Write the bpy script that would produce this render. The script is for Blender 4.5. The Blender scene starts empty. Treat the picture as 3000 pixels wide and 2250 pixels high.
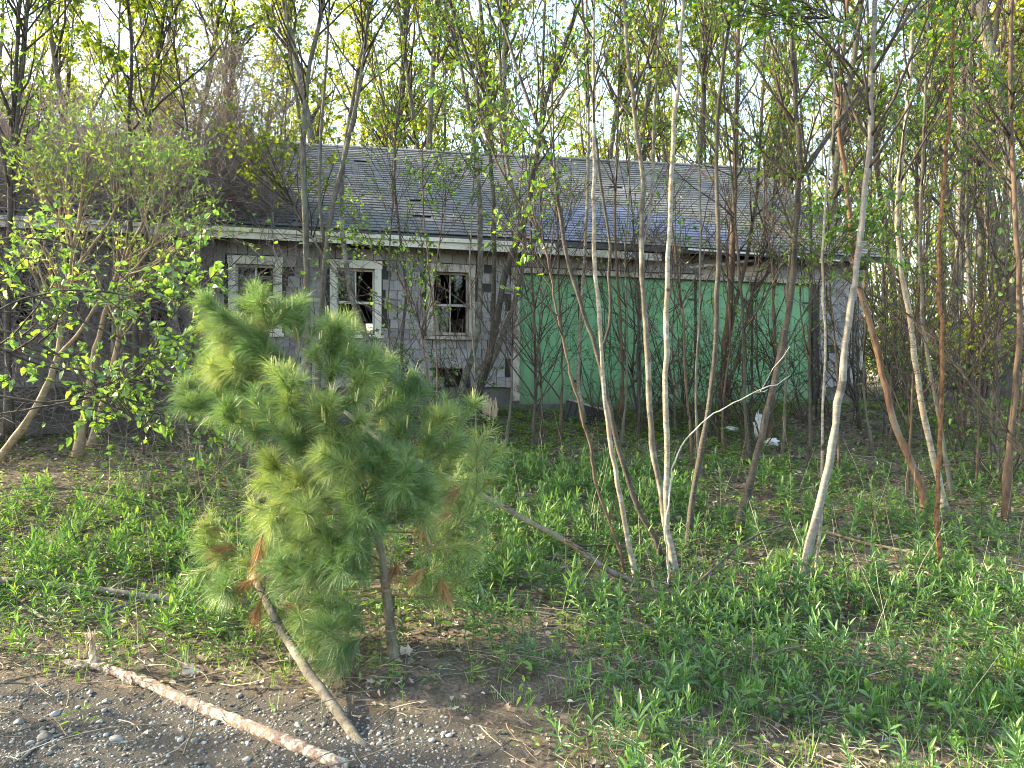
import bpy, math
import numpy as np

# ------------------------------------------------------------------ camera, sky, sun, exposure
F = 2170.0            # focal length in photo pixels (photo 3000 x 2250)
EYE = 1.55
scene = bpy.context.scene
COL = scene.collection
cam_d = bpy.data.cameras.new('camera')
cam_d.sensor_width = 36.0
cam_d.lens = F / 3000.0 * 36.0
cam_d.clip_start = 0.05
cam_d.clip_end = 2000.0
cam = bpy.data.objects.new('camera', cam_d)
cam.location = (0, 0, EYE)
cam.rotation_euler = (math.radians(90), 0, 0)
COL.objects.link(cam)
scene.camera = cam

SUN_EL, SUN_AZ = 25.0, -80.0      # azimuth of the sun measured from +Y towards +X
world = bpy.data.worlds.new('World')
scene.world = world
world.use_nodes = True
wn = world.node_tree
sky = wn.nodes.new('ShaderNodeTexSky')
sky.sky_type = 'NISHITA'
sky.sun_disc = False
sky.sun_elevation = math.radians(SUN_EL)
sky.sun_rotation = math.radians(SUN_AZ)
sky.air_density = 1.0
sky.dust_density = 2.0
sky.ozone_density = 1.0
bg = wn.nodes['Background']
bg.inputs['Strength'].default_value = 0.15
wn.links.new(sky.outputs[0], bg.inputs['Color'])
sl = bpy.data.lights.new('sun', 'SUN')
sl.energy = 3.0
sl.angle = math.radians(0.55)
sl.color = (1.0, 0.88, 0.68)
sun = bpy.data.objects.new('sun', sl)
_e, _a = math.radians(SUN_EL), math.radians(SUN_AZ)
sx, sy, sz = math.cos(_e) * math.sin(_a), math.cos(_e) * math.cos(_a), math.sin(_e)
import mathutils
sun.rotation_euler = mathutils.Vector((sx, sy, sz)).to_track_quat('Z', 'Y').to_euler()
sun.location = (-20, 16, 20)
COL.objects.link(sun)
scene.view_settings.view_transform = 'Standard'
scene.view_settings.look = 'None'
scene.view_settings.exposure = 2.7
scene.view_settings.gamma = 1.0
scene.view_settings.use_white_balance = True      # camera white balance set for open shade
scene.view_settings.white_balance_temperature = 7500
scene.view_settings.white_balance_tint = 4
scene.view_settings.use_curve_mapping = False
scene.render.engine = 'CYCLES'
scene.cycles.use_denoising = True
scene.cycles.pixel_filter_type = 'BLACKMAN_HARRIS'
scene.cycles.filter_width = 1.05
scene.cycles.max_bounces = 5
scene.cycles.diffuse_bounces = 2
scene.cycles.glossy_bounces = 2
scene.cycles.transmission_bounces = 4
scene.cycles.transparent_max_bounces = 6
scene.cycles.caustics_reflective = False
scene.cycles.caustics_refractive = False

rng = np.random.default_rng(11)

# ------------------------------------------------------------------ materials
def new_mat(name):
    m = bpy.data.materials.new(name)
    m.use_nodes = True
    nt = m.node_tree
    for n in list(nt.nodes):
        nt.nodes.remove(n)
    out = nt.nodes.new('ShaderNodeOutputMaterial')
    return m, nt, out

def nd(nt, typ, **kw):
    n = nt.nodes.new(typ)
    for k, v in kw.items():
        if hasattr(n, k):
            setattr(n, k, v)
        else:
            n.inputs[k].default_value = v
    return n

def ramp(nt, fac, stops):
    r = nt.nodes.new('ShaderNodeValToRGB')
    els = r.color_ramp.elements
    while len(els) < len(stops):
        els.new(0.5)
    for e, (p, c) in zip(els, stops):
        e.position = p
        e.color = (*c, 1) if len(c) == 3 else c
    nt.links.new(fac, r.inputs[0])
    return r.outputs[0]

def mixc(nt, fac, a, b, blend='MIX'):
    m = nt.nodes.new('ShaderNodeMix')
    m.data_type = 'RGBA'
    m.blend_type = blend
    for s, v in ((m.inputs[0], fac), (m.inputs[6], a), (m.inputs[7], b)):
        if isinstance(v, (int, float)):
            s.default_value = v
        elif isinstance(v, tuple):
            s.default_value = (*v, 1) if len(v) == 3 else v
        else:
            nt.links.new(v, s)
    return m.outputs[2]

def coords(nt, scale, space='Object'):
    if space == 'World':
        g = nt.nodes.new('ShaderNodeNewGeometry').outputs['Position']
    else:
        g = nt.nodes.new('ShaderNodeTexCoord').outputs['Object']
    mp = nt.nodes.new('ShaderNodeMapping')
    mp.inputs['Scale'].default_value = scale
    nt.links.new(g, mp.inputs['Vector'])
    return mp.outputs[0]

def noise(nt, vec, scale=1.0, detail=4.0, rough=0.6):
    n = nt.nodes.new('ShaderNodeTexNoise')
    n.inputs['Scale'].default_value = scale
    n.inputs['Detail'].default_value = detail
    n.inputs['Roughness'].default_value = rough
    nt.links.new(vec, n.inputs['Vector'])
    return n.outputs['Fac']

def bump(nt, h, strength=0.5, dist=0.01):
    b = nt.nodes.new('ShaderNodeBump')
    b.inputs['Strength'].default_value = strength
    b.inputs['Distance'].default_value = dist
    nt.links.new(h, b.inputs['Height'])
    return b.outputs[0]

def finish(nt, out, col, rough=0.85, normal=None, spec=0.3):
    p = nt.nodes.new('ShaderNodeBsdfPrincipled')
    if isinstance(col, tuple):
        p.inputs['Base Color'].default_value = (*col, 1)
    else:
        nt.links.new(col, p.inputs['Base Color'])
    p.inputs['Roughness'].default_value = rough
    p.inputs['Specular IOR Level'].default_value = spec
    if normal is not None:
        nt.links.new(normal, p.inputs['Normal'])
    nt.links.new(p.outputs[0], out.inputs[0])

def rnd_attr(nt):
    a = nt.nodes.new('ShaderNodeAttribute')
    a.attribute_name = 'rnd'
    o = nt.nodes.new('ShaderNodeObjectInfo')
    m = nt.nodes.new('ShaderNodeMath')
    m.operation = 'ADD'
    nt.links.new(a.outputs['Fac'], m.inputs[0])
    nt.links.new(o.outputs['Random'], m.inputs[1])
    f = nt.nodes.new('ShaderNodeMath')
    f.operation = 'FRACT'
    nt.links.new(m.outputs[0], f.inputs[0])
    return f.outputs[0]

def leaf_mat(name, stops, trans=0.45, rough=0.5, tcol=None, gloss=0.05):
    """stops: colour ramp by the leaf's random number; thin leaves let light through"""
    m, nt, out = new_mat(name)
    a = nt.nodes.new('ShaderNodeAttribute')
    a.attribute_name = 'rnd'
    c = ramp(nt, a.outputs['Fac'], stops)
    d = nt.nodes.new('ShaderNodeBsdfDiffuse')
    nt.links.new(c, d.inputs[0])
    t = nt.nodes.new('ShaderNodeBsdfTranslucent')
    tc = mixc(nt, 1.0, c, tcol or (1.5, 1.5, 0.55), 'MULTIPLY')
    nt.links.new(tc, t.inputs[0])
    ms = nt.nodes.new('ShaderNodeMixShader')
    ms.inputs[0].default_value = trans
    nt.links.new(d.outputs[0], ms.inputs[1])
    nt.links.new(t.outputs[0], ms.inputs[2])
    g = nt.nodes.new('ShaderNodeBsdfGlossy')
    g.inputs['Roughness'].default_value = rough
    m2 = nt.nodes.new('ShaderNodeMixShader')
    m2.inputs[0].default_value = gloss
    nt.links.new(ms.outputs[0], m2.inputs[1])
    nt.links.new(g.outputs[0], m2.inputs[2])
    nt.links.new(m2.outputs[0], out.inputs[0])
    return m

def bark_mat(name, dark, light, patch=None, sc=(22, 22, 6), streak=None, spots=0.0, psc=(3.0, 3.0, 1.6)):
    m, nt, out = new_mat(name)
    v = coords(nt, sc)
    n1 = noise(nt, v, 1.0, 6, 0.7)
    c = ramp(nt, n1, [(0.35, dark), (0.62, light)])
    v2 = coords(nt, psc)
    n2 = noise(nt, v2, 1.0, 3, 0.6)
    if patch:
        f = ramp(nt, n2, [(0.5, (0, 0, 0)), (0.62, (1, 1, 1))])
        c = mixc(nt, f, c, patch)
    if streak:
        v3 = coords(nt, (16, 16, 95))
        n3 = noise(nt, v3, 1.0, 2, 0.5)
        f = ramp(nt, n3, [(0.58, (0, 0, 0)), (0.72, (.8, .8, .8))])
        c = mixc(nt, f, c, streak)
    if spots:
        v4 = coords(nt, (5, 5, 9))
        n4 = noise(nt, v4, 1.0, 2, 0.4)
        f = ramp(nt, n4, [(0.66, (0, 0, 0)), (0.72, (spots, spots, spots))])
        c = mixc(nt, f, c, (0.03, 0.026, 0.022))
    finish(nt, out, c, 0.9, bump(nt, n1, 0.6, 0.008), 0.2)
    return m

M = {}
M['bark_grey'] = bark_mat('bark_grey', (0.06, 0.052, 0.044), (0.155, 0.138, 0.118), patch=(0.14, 0.15, 0.115), streak=(0.21, 0.195, 0.17), psc=(5, 5, 3))
M['bark_dark'] = bark_mat('bark_dark', (0.030, 0.026, 0.023), (0.095, 0.082, 0.070), streak=(0.15, 0.14, 0.125))
M['bark_brown'] = bark_mat('bark_brown', (0.05, 0.034, 0.026), (0.15, 0.105, 0.078))
M['bark_rust'] = bark_mat('bark_rust', (0.05, 0.028, 0.018), (0.20, 0.105, 0.055), sc=(30, 30, 25))
M['bark_dead'] = bark_mat('bark_dead', (0.06, 0.035, 0.025), (0.19, 0.11, 0.075), patch=(0.20, 0.16, 0.125), sc=(30, 30, 6))
M['bark_birch'] = bark_mat('bark_birch', (0.14, 0.12, 0.095), (0.37, 0.335, 0.285), patch=(0.22, 0.175, 0.135), streak=(0.085, 0.068, 0.056), spots=0.95, sc=(18, 18, 26), psc=(7, 7, 4))
M['bark_smooth'] = bark_mat('bark_smooth', (0.11, 0.10, 0.09), (0.23, 0.215, 0.195), streak=(0.30, 0.285, 0.26), sc=(14, 14, 9), spots=0.7)
M['bark_tan'] = bark_mat('bark_tan', (0.15, 0.105, 0.065), (0.33, 0.25, 0.165), sc=(25, 25, 8), streak=(0.40, 0.33, 0.24), patch=(0.20, 0.16, 0.115), psc=(6, 6, 4))
M['bark_pine'] = bark_mat('bark_pine', (0.07, 0.06, 0.045), (0.20, 0.175, 0.13), patch=(0.15, 0.16, 0.11), streak=(0.27, 0.24, 0.19))
M['bark_lichen'] = bark_mat('bark_lichen', (0.06, 0.052, 0.043), (0.17, 0.15, 0.125), patch=(0.23, 0.22, 0.19), sc=(30, 30, 20), psc=(7, 7, 5))
M['twig_dark'] = bark_mat('twig_dark', (0.035, 0.027, 0.025), (0.085, 0.068, 0.062))
M['twig_vine'] = bark_mat('twig_vine', (0.15, 0.12, 0.117), (0.32, 0.27, 0.26), sc=(3, 3, 3))
M['twig_pale'] = bark_mat('twig_pale', (0.28, 0.26, 0.23), (0.52, 0.50, 0.46), sc=(20, 20, 5), patch=(0.35, 0.31, 0.26), psc=(9, 9, 4))
M['twig_tan'] = bark_mat('twig_tan', (0.16, 0.115, 0.075), (0.34, 0.26, 0.18))
M['pine_twig'] = bark_mat('pine_twig', (0.13, 0.095, 0.05), (0.28, 0.215, 0.12))
M['dead_log'] = bark_mat('dead_log', (0.09, 0.058, 0.046), (0.25, 0.19, 0.165), patch=(0.50, 0.44, 0.36), sc=(60, 60, 60), psc=(26, 26, 26))
M['dead_wood'] = bark_mat('dead_wood', (0.30, 0.19, 0.11), (0.62, 0.52, 0.40), sc=(60, 60, 8))

M['leaf_big'] = leaf_mat('leaf_big', [(0, (0.08, 0.17, 0.05)), (0.5, (0.13, 0.25, 0.07)), (0.85, (0.20, 0.33, 0.085)), (1, (0.28, 0.38, 0.08))], 0.36, gloss=0.07)
M['leaf_olive'] = leaf_mat('leaf_olive', [(0, (0.13, 0.25, 0.06)), (0.5, (0.20, 0.34, 0.09)), (1, (0.33, 0.46, 0.14))], 0.40)
M['leaf_mid'] = leaf_mat('leaf_mid', [(0, (0.055, 0.13, 0.024)), (0.6, (0.10, 0.205, 0.04)), (1, (0.16, 0.28, 0.055))], 0.55)
M['leaf_dark'] = leaf_mat('leaf_dark', [(0, (0.07, 0.11, 0.016)), (0.6, (0.13, 0.18, 0.025)), (1, (0.20, 0.25, 0.035))], 0.55)
M['leaf_far'] = leaf_mat('leaf_far', [(0, (0.10, 0.16, 0.022)), (0.6, (0.17, 0.24, 0.035)), (1, (0.26, 0.31, 0.06))], 0.6)
M['leaf_yellow'] = leaf_mat('leaf_yellow', [(0, (0.20, 0.25, 0.035)), (0.6, (0.30, 0.34, 0.05)), (1, (0.40, 0.40, 0.08))], 0.6)
M['herb'] = leaf_mat('herb', [(0, (0.05, 0.125, 0.045)), (0.5, (0.085, 0.19, 0.058)), (0.85, (0.14, 0.26, 0.065)), (1, (0.24, 0.37, 0.08))], 0.35, gloss=0.06)
M['herb_bright'] = leaf_mat('herb_bright', [(0, (0.07, 0.14, 0.03)), (0.5, (0.12, 0.215, 0.045)), (1, (0.21, 0.32, 0.065))], 0.4)
M['grass'] = leaf_mat('grass', [(0, (0.07, 0.17, 0.03)), (0.6, (0.13, 0.28, 0.045)), (1, (0.22, 0.40, 0.07))], 0.35)
M['needle'] = leaf_mat('needle', [(0, (0.08, 0.165, 0.06)), (0.4, (0.135, 0.235, 0.085)), (0.75, (0.21, 0.305, 0.10)), (1, (0.32, 0.375, 0.125))], 0.34, gloss=0.07, tcol=(1.25, 1.25, .7))
M['needle_dead'] = leaf_mat('needle_dead', [(0, (0.20, 0.085, 0.03)), (0.6, (0.34, 0.17, 0.06)), (1, (0.46, 0.28, 0.12))], 0.25, tcol=(1, 1, 1))
M['candle'] = leaf_mat('candle', [(0, (0.45, 0.42, 0.13)), (1, (0.60, 0.54, 0.20))], 0.15)
M['litter'] = leaf_mat('litter', [(0, (0.075, 0.054, 0.041)), (0.4, (0.16, 0.12, 0.093)), (0.75, (0.27, 0.21, 0.168)), (1, (0.46, 0.39, 0.32))], 0.15, tcol=(1, 1, 1))
M['straw'] = leaf_mat('straw', [(0, (0.16, 0.12, 0.085)), (0.6, (0.32, 0.26, 0.18)), (1, (0.52, 0.46, 0.36))], 0.1, tcol=(1, 1, 1))

def mat_shingle():
    m, nt, out = new_mat('cedar_shingle')
    r = rnd_attr(nt)
    base = ramp(nt, r, [(0, (0.24, 0.218, 0.226)), (0.5, (0.32, 0.295, 0.303)), (1, (0.39, 0.362, 0.368))])
    v = coords(nt, (90, 90, 4), 'World')
    g = noise(nt, v, 1.0, 5, 0.7)
    gr = ramp(nt, g, [(0.3, (0.7, 0.7, 0.7)), (0.7, (1.12, 1.12, 1.12))])
    c = mixc(nt, 1.0, base, gr, 'MULTIPLY')
    v2 = coords(nt, (0.9, 0.9, 1.3), 'World')
    s = ramp(nt, noise(nt, v2, 1.0, 4, 0.6), [(0.5, (0, 0, 0)), (0.75, (0.5, 0.5, 0.5))])
    c = mixc(nt, s, c, (0.25, 0.215, 0.19))
    finish(nt, out, c, 0.9, bump(nt, g, 0.3, 0.003), 0.2)
    return m
M['shingle'] = mat_shingle()

def mat_roof(name, a, b, c3):
    m, nt, out = new_mat(name)
    r = rnd_attr(nt)
    base = ramp(nt, r, [(0, a), (0.6, b), (1, c3)])
    v = coords(nt, (240, 240, 240), 'World')
    g = noise(nt, v, 1.0, 2, 0.6)
    gr = ramp(nt, g, [(0.3, (0.7, 0.7, 0.7)), (0.7, (1.25, 1.25, 1.25))])
    c = mixc(nt, 1.0, base, gr, 'MULTIPLY')
    v2 = coords(nt, (0.7, 0.7, 1.6), 'World')
    s = ramp(nt, noise(nt, v2, 1.0, 5, 0.65), [(0.50, (0, 0, 0)), (0.68, (0.6, 0.6, 0.6))])
    c = mixc(nt, s, c, (0.105, 0.115, 0.075))
    finish(nt, out, c, 0.85, bump(nt, g, 0.4, 0.004), 0.3)
    return m
M['roof'] = mat_roof('asphalt_shingle', (0.115, 0.118, 0.128), (0.145, 0.148, 0.159), (0.175, 0.178, 0.19))
M['roof_blue'] = mat_roof('asphalt_shingle_blue', (0.115, 0.132, 0.205), (0.14, 0.16, 0.24), (0.165, 0.185, 0.27))

def mat_paint(name, col, worn, under, scale=(8, 8, 3), lo=0.52, hi=0.60, rough=0.7):
    m, nt, out = new_mat(name)
    n = noise(nt, coords(nt, scale, 'World'), 1.0, 7, 0.75)
    f = ramp(nt, n, [(lo, (0, 0, 0)), (hi, (1, 1, 1))])
    n2 = noise(nt, coords(nt, (1.5, 1.5, 0.8), 'World'), 1.0, 4, 0.6)
    cc = ramp(nt, n2, [(0.35, col), (0.7, worn)])
    c = mixc(nt, f, cc, under)
    finish(nt, out, c, rough, bump(nt, n, 0.3, 0.003), 0.35)
    return m
M['trim'] = mat_paint('peeling_white_paint', (0.74, 0.70, 0.63), (0.62, 0.58, 0.51), (0.33, 0.28, 0.22), (10, 10, 5), 0.56, 0.64)
M['trim_worn'] = mat_paint('worn_trim', (0.52, 0.47, 0.42), (0.38, 0.33, 0.29), (0.22, 0.17, 0.135), (10, 10, 5), 0.47, 0.58)
def mat_green():
    m, nt, out = new_mat('green_door_paint')
    n = noise(nt, coords(nt, (1.1, 1.1, .6), 'World'), 1.0, 5, .6)
    c = ramp(nt, n, [(.3, (0.135, 0.33, 0.165)), (.7, (0.19, 0.41, 0.215))])
    st = noise(nt, coords(nt, (14, 14, .5), 'World'), 1.0, 4, .65)
    c = mixc(nt, ramp(nt, st, [(.48, (0, 0, 0)), (.68, (.8, .8, .8))]), c, (0.105, 0.205, 0.11))
    sc_ = noise(nt, coords(nt, (9, 9, 9), 'World'), 1.0, 6, .75)
    c = mixc(nt, ramp(nt, sc_, [(.63, (0, 0, 0)), (.68, (.7, .7, .7))]), c, (0.33, 0.42, 0.33))
    gz = nt.nodes.new('ShaderNodeNewGeometry'); sp = nt.nodes.new('ShaderNodeSeparateXYZ'); nt.links.new(gz.outputs['Position'], sp.inputs[0])
    mr = nt.nodes.new('ShaderNodeMapRange'); mr.inputs[1].default_value = 1.75; mr.inputs[2].default_value = 1.25
    nt.links.new(sp.outputs[2], mr.inputs[0])
    mu = nt.nodes.new('ShaderNodeMath'); mu.operation = 'MULTIPLY'; nt.links.new(mr.outputs[0], mu.inputs[0]); nt.links.new(sc_, mu.inputs[1])
    c = mixc(nt, mu.outputs[0], c, (0.12, 0.10, 0.075))      # rain-splashed soil on the lower edge
    finish(nt, out, c, 0.6, bump(nt, sc_, .2, .003), .35)
    return m
M['green'] = mat_green()
M['plywood'] = mat_paint('bare_plywood', (0.42, 0.33, 0.27), (0.50, 0.42, 0.36), (0.24, 0.19, 0.155), (5, 5, 22), 0.5, 0.62)
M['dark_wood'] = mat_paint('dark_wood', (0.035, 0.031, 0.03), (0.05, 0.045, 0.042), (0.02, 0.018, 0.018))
M['rafter'] = mat_paint('rafter_wood', (0.12, 0.09, 0.07), (0.16, 0.125, 0.10), (0.07, 0.055, 0.045))
M['concrete'] = mat_paint('concrete', (0.10, 0.093, 0.085), (0.15, 0.14, 0.13), (0.06, 0.056, 0.052), (4, 4, 4), 0.5, 0.7)
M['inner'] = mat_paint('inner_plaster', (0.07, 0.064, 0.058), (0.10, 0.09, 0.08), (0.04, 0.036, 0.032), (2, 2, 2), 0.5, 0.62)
M['black_plastic'] = mat_paint('black_plastic', (0.018, 0.019, 0.022), (0.03, 0.031, 0.035), (0.05, 0.05, 0.05), (6, 6, 6), 0.6, 0.7, 0.45)
M['white_plastic'] = mat_paint('white_plastic', (0.72, 0.72, 0.74), (0.62, 0.62, 0.62), (0.4, 0.37, 0.33), (6, 6, 6), 0.62, 0.7, 0.5)

def mat_glass():
    m, nt, out = new_mat('dusty_window_glass')
    t = nt.nodes.new('ShaderNodeBsdfTransparent')
    t.inputs[0].default_value = (0.78, 0.80, 0.80, 1)
    g = nt.nodes.new('ShaderNodeBsdfGlossy')
    g.inputs['Roughness'].default_value = 0.04
    fr = nt.nodes.new('ShaderNodeFresnel')
    fr.inputs[0].default_value = 1.45
    ms = nt.nodes.new('ShaderNodeMixShader')
    nt.links.new(fr.outputs[0], ms.inputs[0])
    nt.links.new(t.outputs[0], ms.inputs[1])
    nt.links.new(g.outputs[0], ms.inputs[2])
    nt.links.new(ms.outputs[0], out.inputs[0])
    return m
M['glass'] = mat_glass()

def mat_ground():
    m, nt, out = new_mat('forest_floor')
    v = coords(nt, (1, 1, 1), 'World')
    n1 = noise(nt, v, 55.0, 6, 0.75)
    n2 = noise(nt, v, 5.0, 5, 0.65)
    n3 = noise(nt, v, 1.2, 3, 0.6)
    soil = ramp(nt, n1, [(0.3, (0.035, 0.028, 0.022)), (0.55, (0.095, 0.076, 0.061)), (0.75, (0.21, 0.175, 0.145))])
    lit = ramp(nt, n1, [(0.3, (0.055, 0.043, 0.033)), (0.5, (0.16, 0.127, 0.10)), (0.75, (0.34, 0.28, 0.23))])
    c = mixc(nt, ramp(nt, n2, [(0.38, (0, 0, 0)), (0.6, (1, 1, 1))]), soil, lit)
    moss = ramp(nt, n3, [(0.50, (0, 0, 0)), (0.70, (0.35, 0.35, 0.35))])
    c = mixc(nt, moss, c, (0.07, 0.095, 0.03))
    # bare grey-brown grit near the road edge
    a = nt.nodes.new('ShaderNodeAttribute')
    a.attribute_name = 'grit'
    grit = ramp(nt, noise(nt, v, 160.0, 4, 0.8), [(0.35, (0.045, 0.041, 0.037)), (0.6, (0.095, 0.088, 0.08)), (0.8, (0.24, 0.228, 0.212))])
    mm = nt.nodes.new('ShaderNodeMath')
    mm.operation = 'MULTIPLY_ADD'
    nt.links.new(n2, mm.inputs[0])
    mm.inputs[1].default_value = 0.7
    mm.inputs[2].default_value = -0.35
    ad = nt.nodes.new('ShaderNodeMath')
    ad.operation = 'ADD'
    nt.links.new(mm.outputs[0], ad.inputs[0])
    nt.links.new(a.outputs['Fac'], ad.inputs[1])
    gf = ramp(nt, ad.outputs[0], [(0.35, (0, 0, 0)), (0.6, (1, 1, 1))])
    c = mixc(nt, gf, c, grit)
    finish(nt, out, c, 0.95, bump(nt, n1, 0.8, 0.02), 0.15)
    return m
M['ground'] = mat_ground()

def mat_stone():
    m, nt, out = new_mat('pebble_stone')
    r = rnd_attr(nt)
    c = ramp(nt, r, [(0, (0.09, 0.085, 0.08)), (0.35, (0.17, 0.162, 0.15)), (0.6, (0.24, 0.24, 0.245)), (0.8, (0.33, 0.315, 0.295)), (0.93, (0.25, 0.20, 0.16)), (1, (0.44, 0.42, 0.40))])
    n = noise(nt, coords(nt, (60, 60, 60), 'World'), 1.0, 4, 0.6)
    g = ramp(nt, n, [(0.3, (0.75, 0.75, 0.75)), (0.7, (1.15, 1.15, 1.15))])
    c = mixc(nt, 1.0, c, g, 'MULTIPLY')
    finish(nt, out, c, 0.8, bump(nt, n, 0.3, 0.003), 0.3)
    return m
M['stone'] = mat_stone()

# ------------------------------------------------------------------ geometry helpers
def nrm(v):
    return v / np.maximum(np.linalg.norm(v, axis=-1, keepdims=True), 1e-9)

def perp_frame(t):
    ref = np.where(np.abs(t[..., 2:3]) > 0.9, np.array([1.0, 0, 0]), np.array([0, 0, 1.0]))
    a = nrm(np.cross(t, ref))
    b = np.cross(t, a)
    return a, b

class Geo:
    """collects vertices and faces of one mesh object"""
    def __init__(self):
        self.v, self.q, self.t, self.r, self.n = [], [], [], [], 0
        self.qm, self.tm = [], []
    def add(self, v, quads=None, tris=None, rnd=None, mi=0):
        v = np.asarray(v, float).reshape(-1, 3)
        if quads is not None and len(quads):
            q = np.asarray(quads).reshape(-1, 4)
            self.q.append(q + self.n); self.qm.append(np.full(len(q), mi))
        if tris is not None and len(tris):
            t = np.asarray(tris).reshape(-1, 3)
            self.t.append(t + self.n); self.tm.append(np.full(len(t), mi))
        self.v.append(v)
        self.r.append(np.zeros(len(v)) if rnd is None else np.broadcast_to(np.asarray(rnd, float), (len(v),)))
        self.n += len(v)
    def tubes(self, P, R, sides=5, jit=0.0, mi=0, cap=True):
        """P (N,K,3) centre lines, R (N,K) radii"""
        P = np.asarray(P, float); R = np.asarray(R, float)
        if P.ndim == 2: P = P[None]; R = R[None]
        N, K, _ = P.shape
        if N == 0: return
        T = nrm(np.gradient(P, axis=1))
        mean = nrm(P[:, -1] - P[:, 0])[:, None, :]
        a, _b = perp_frame(np.broadcast_to(mean, T.shape))
        a = nrm(a - T * np.sum(a * T, -1, keepdims=True))
        b = np.cross(T, a)
        th = np.arange(sides) / sides * 2 * np.pi
        rr = R[:, :, None] * (1 + jit * rng.standard_normal((N, K, sides)))
        V = P[:, :, None, :] + rr[..., None] * (np.cos(th)[:, None] * a[:, :, None, :] + np.sin(th)[:, None] * b[:, :, None, :])
        idx = np.arange(N * K * sides).reshape(N, K, sides)
        nx = np.roll(idx, -1, axis=2)
        q = np.stack([idx[:, :-1], nx[:, :-1], nx[:, 1:], idx[:, 1:]], -1).reshape(-1, 4)
        tri = None
        if cap and sides >= 5:
            top = idx[:, -1]; bot = idx[:, 0]
            tl = []
            for k in range(1, sides - 1):
                tl.append(np.stack([top[:, 0], top[:, k], top[:, k + 1]], -1))
                tl.append(np.stack([bot[:, 0], bot[:, k + 1], bot[:, k]], -1))
            tri = np.concatenate(tl)
        self.add(V.reshape(-1, 3), q, tri, np.repeat(rng.random(N), K * sides), mi)
    def leaves(self, pos, d, up, L, W, shape='ovate', fold=0.15, droop=0.1, rnd=None, mi=0):
        """flat folded leaves; pos (N,3), d direction, up rough normal, L length, W width"""
        N = len(pos)
        if N == 0: return
        d = nrm(d)
        s = nrm(np.cross(d, up) + 1e-6)
        n = np.cross(s, d)
        if shape == 'ovate':
            pts = [(0, 0, 0), (0.32, 0.5, 1), (0.72, 0.34, .8), (1, 0, 0), (0.72, -0.34, .8), (0.32, -0.5, 1)]
            qf = [(0, 1, 2, 3), (0, 3, 4, 5)]; tf = None
        elif shape == 'lance':
            pts = [(0, 0, 0), (0.35, 0.5, 1), (0.65, 0.38, .8), (1, 0, 0), (0.65, -0.38, .8), (0.35, -0.5, 1)]
            qf = [(0, 1, 2, 3), (0, 3, 4, 5)]; tf = None
        elif shape == 'curved':       # long leaf with its own bend, a midrib row
            pts = [(0, 0.12, .3), (0, -0.12, .3), (0.4, 0.5, 1), (0.4, 0, 0), (0.4, -0.5, 1), (0.75, 0.36, .7), (0.75, 0, 0), (0.75, -0.36, .7), (1, 0, 0)]
            qf = [(0, 3, 6, 2), (2, 6, 6, 5)]
            qf = [(2, 3, 6, 5), (3, 4, 7, 6)]; tf = [(0, 3, 2), (0, 1, 3), (1, 4, 3), (5, 6, 8), (6, 7, 8)]
        elif shape == 'rhomb':
            pts = [(0, 0, 0), (0.45, 0.5, 1), (1, 0, 0), (0.45, -0.5, 1)]
            qf = [(0, 1, 2, 3)]; tf = None
        elif shape == 'blade':        # grass: narrow, bending
            pts = [(0, 0.5, 0), (0, -0.5, 0), (0.5, 0.4, 0), (0.5, -0.4, 0), (1, 0, 0)]
            qf = [(0, 1, 3, 2)]; tf = [(2, 3, 4)]
        elif shape == 'needle':
            pts = [(0, 0.5, 0), (0, -0.5, 0), (0.55, 0.42, 0), (0.55, -0.42, 0), (1, 0, 0)]
            qf = [(0, 1, 3, 2)]; tf = [(2, 3, 4)]
        elif shape == 'maple':
            pts = [(0, 0, 0), (0.1, 0.45, .6), (0.42, 0.28, .3), (0.55, 0.62, .8), (0.68, 0.2, .2), (1, 0, 0), (0.68, -0.2, .2), (0.55, -0.62, .8), (0.42, -0.28, .3), (0.1, -0.45, .6)]
            qf = [(0, 1, 2, 8), (0, 2, 8, 9)]
            qf = [(0, 2, 4, 6), (0, 6, 8, 9)]; tf = [(0, 1, 2), (2, 3, 4), (4, 5, 6), (6, 7, 8)]
        pts = np.array(pts, float)
        L = np.broadcast_to(L, (N,)); W = np.broadcast_to(W, (N,)); dr = np.broadcast_to(droop, (N,))
        A = pts[:, 0][None] * L[:, None]
        B = pts[:, 1][None] * W[:, None]
        C = pts[:, 2][None] * (fold * W)[:, None]
        V = pos[:, None] + A[..., None] * d[:, None] + B[..., None] * s[:, None] + C[..., None] * n[:, None]
        V[..., 2] -= (pts[:, 0] ** 2)[None] * (dr * L)[:, None]
        k = len(pts); off = (np.arange(N) * k)[:, None, None]
        q = (np.array(qf)[None] + off).reshape(-1, 4) if qf else None
        t = (np.array(tf)[None] + off).reshape(-1, 3) if tf else None
        r = np.repeat(rng.random(N) if rnd is None else rnd, k)
        self.add(V.reshape(-1, 3), q, t, r, mi)
    def box(self, lo, hi, rnd=None, mi=0, M4=None, taper=None):
        (x0, y0, z0), (x1, y1, z1) = lo, hi
        v = np.array([(x0, y0, z0), (x1, y0, z0), (x1, y1, z0), (x0, y1, z0), (x0, y0, z1), (x1, y0, z1), (x1, y1, z1), (x0, y1, z1)], float)
        q = [(0, 3, 2, 1), (4, 5, 6, 7), (0, 1, 5, 4), (1, 2, 6, 5), (2, 3, 7, 6), (3, 0, 4, 7)]
        self.add(v, q, None, rng.random() if rnd is None else rnd, mi)
    def hexa(self, v, rnd=None, mi=0):
        q = [(0, 3, 2, 1), (4, 5, 6, 7), (0, 1, 5, 4), (1, 2, 6, 5), (2, 3, 7, 6), (3, 0, 4, 7)]
        self.add(np.array(v, float), q, None, rng.random() if rnd is None else rnd, mi)
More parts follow.
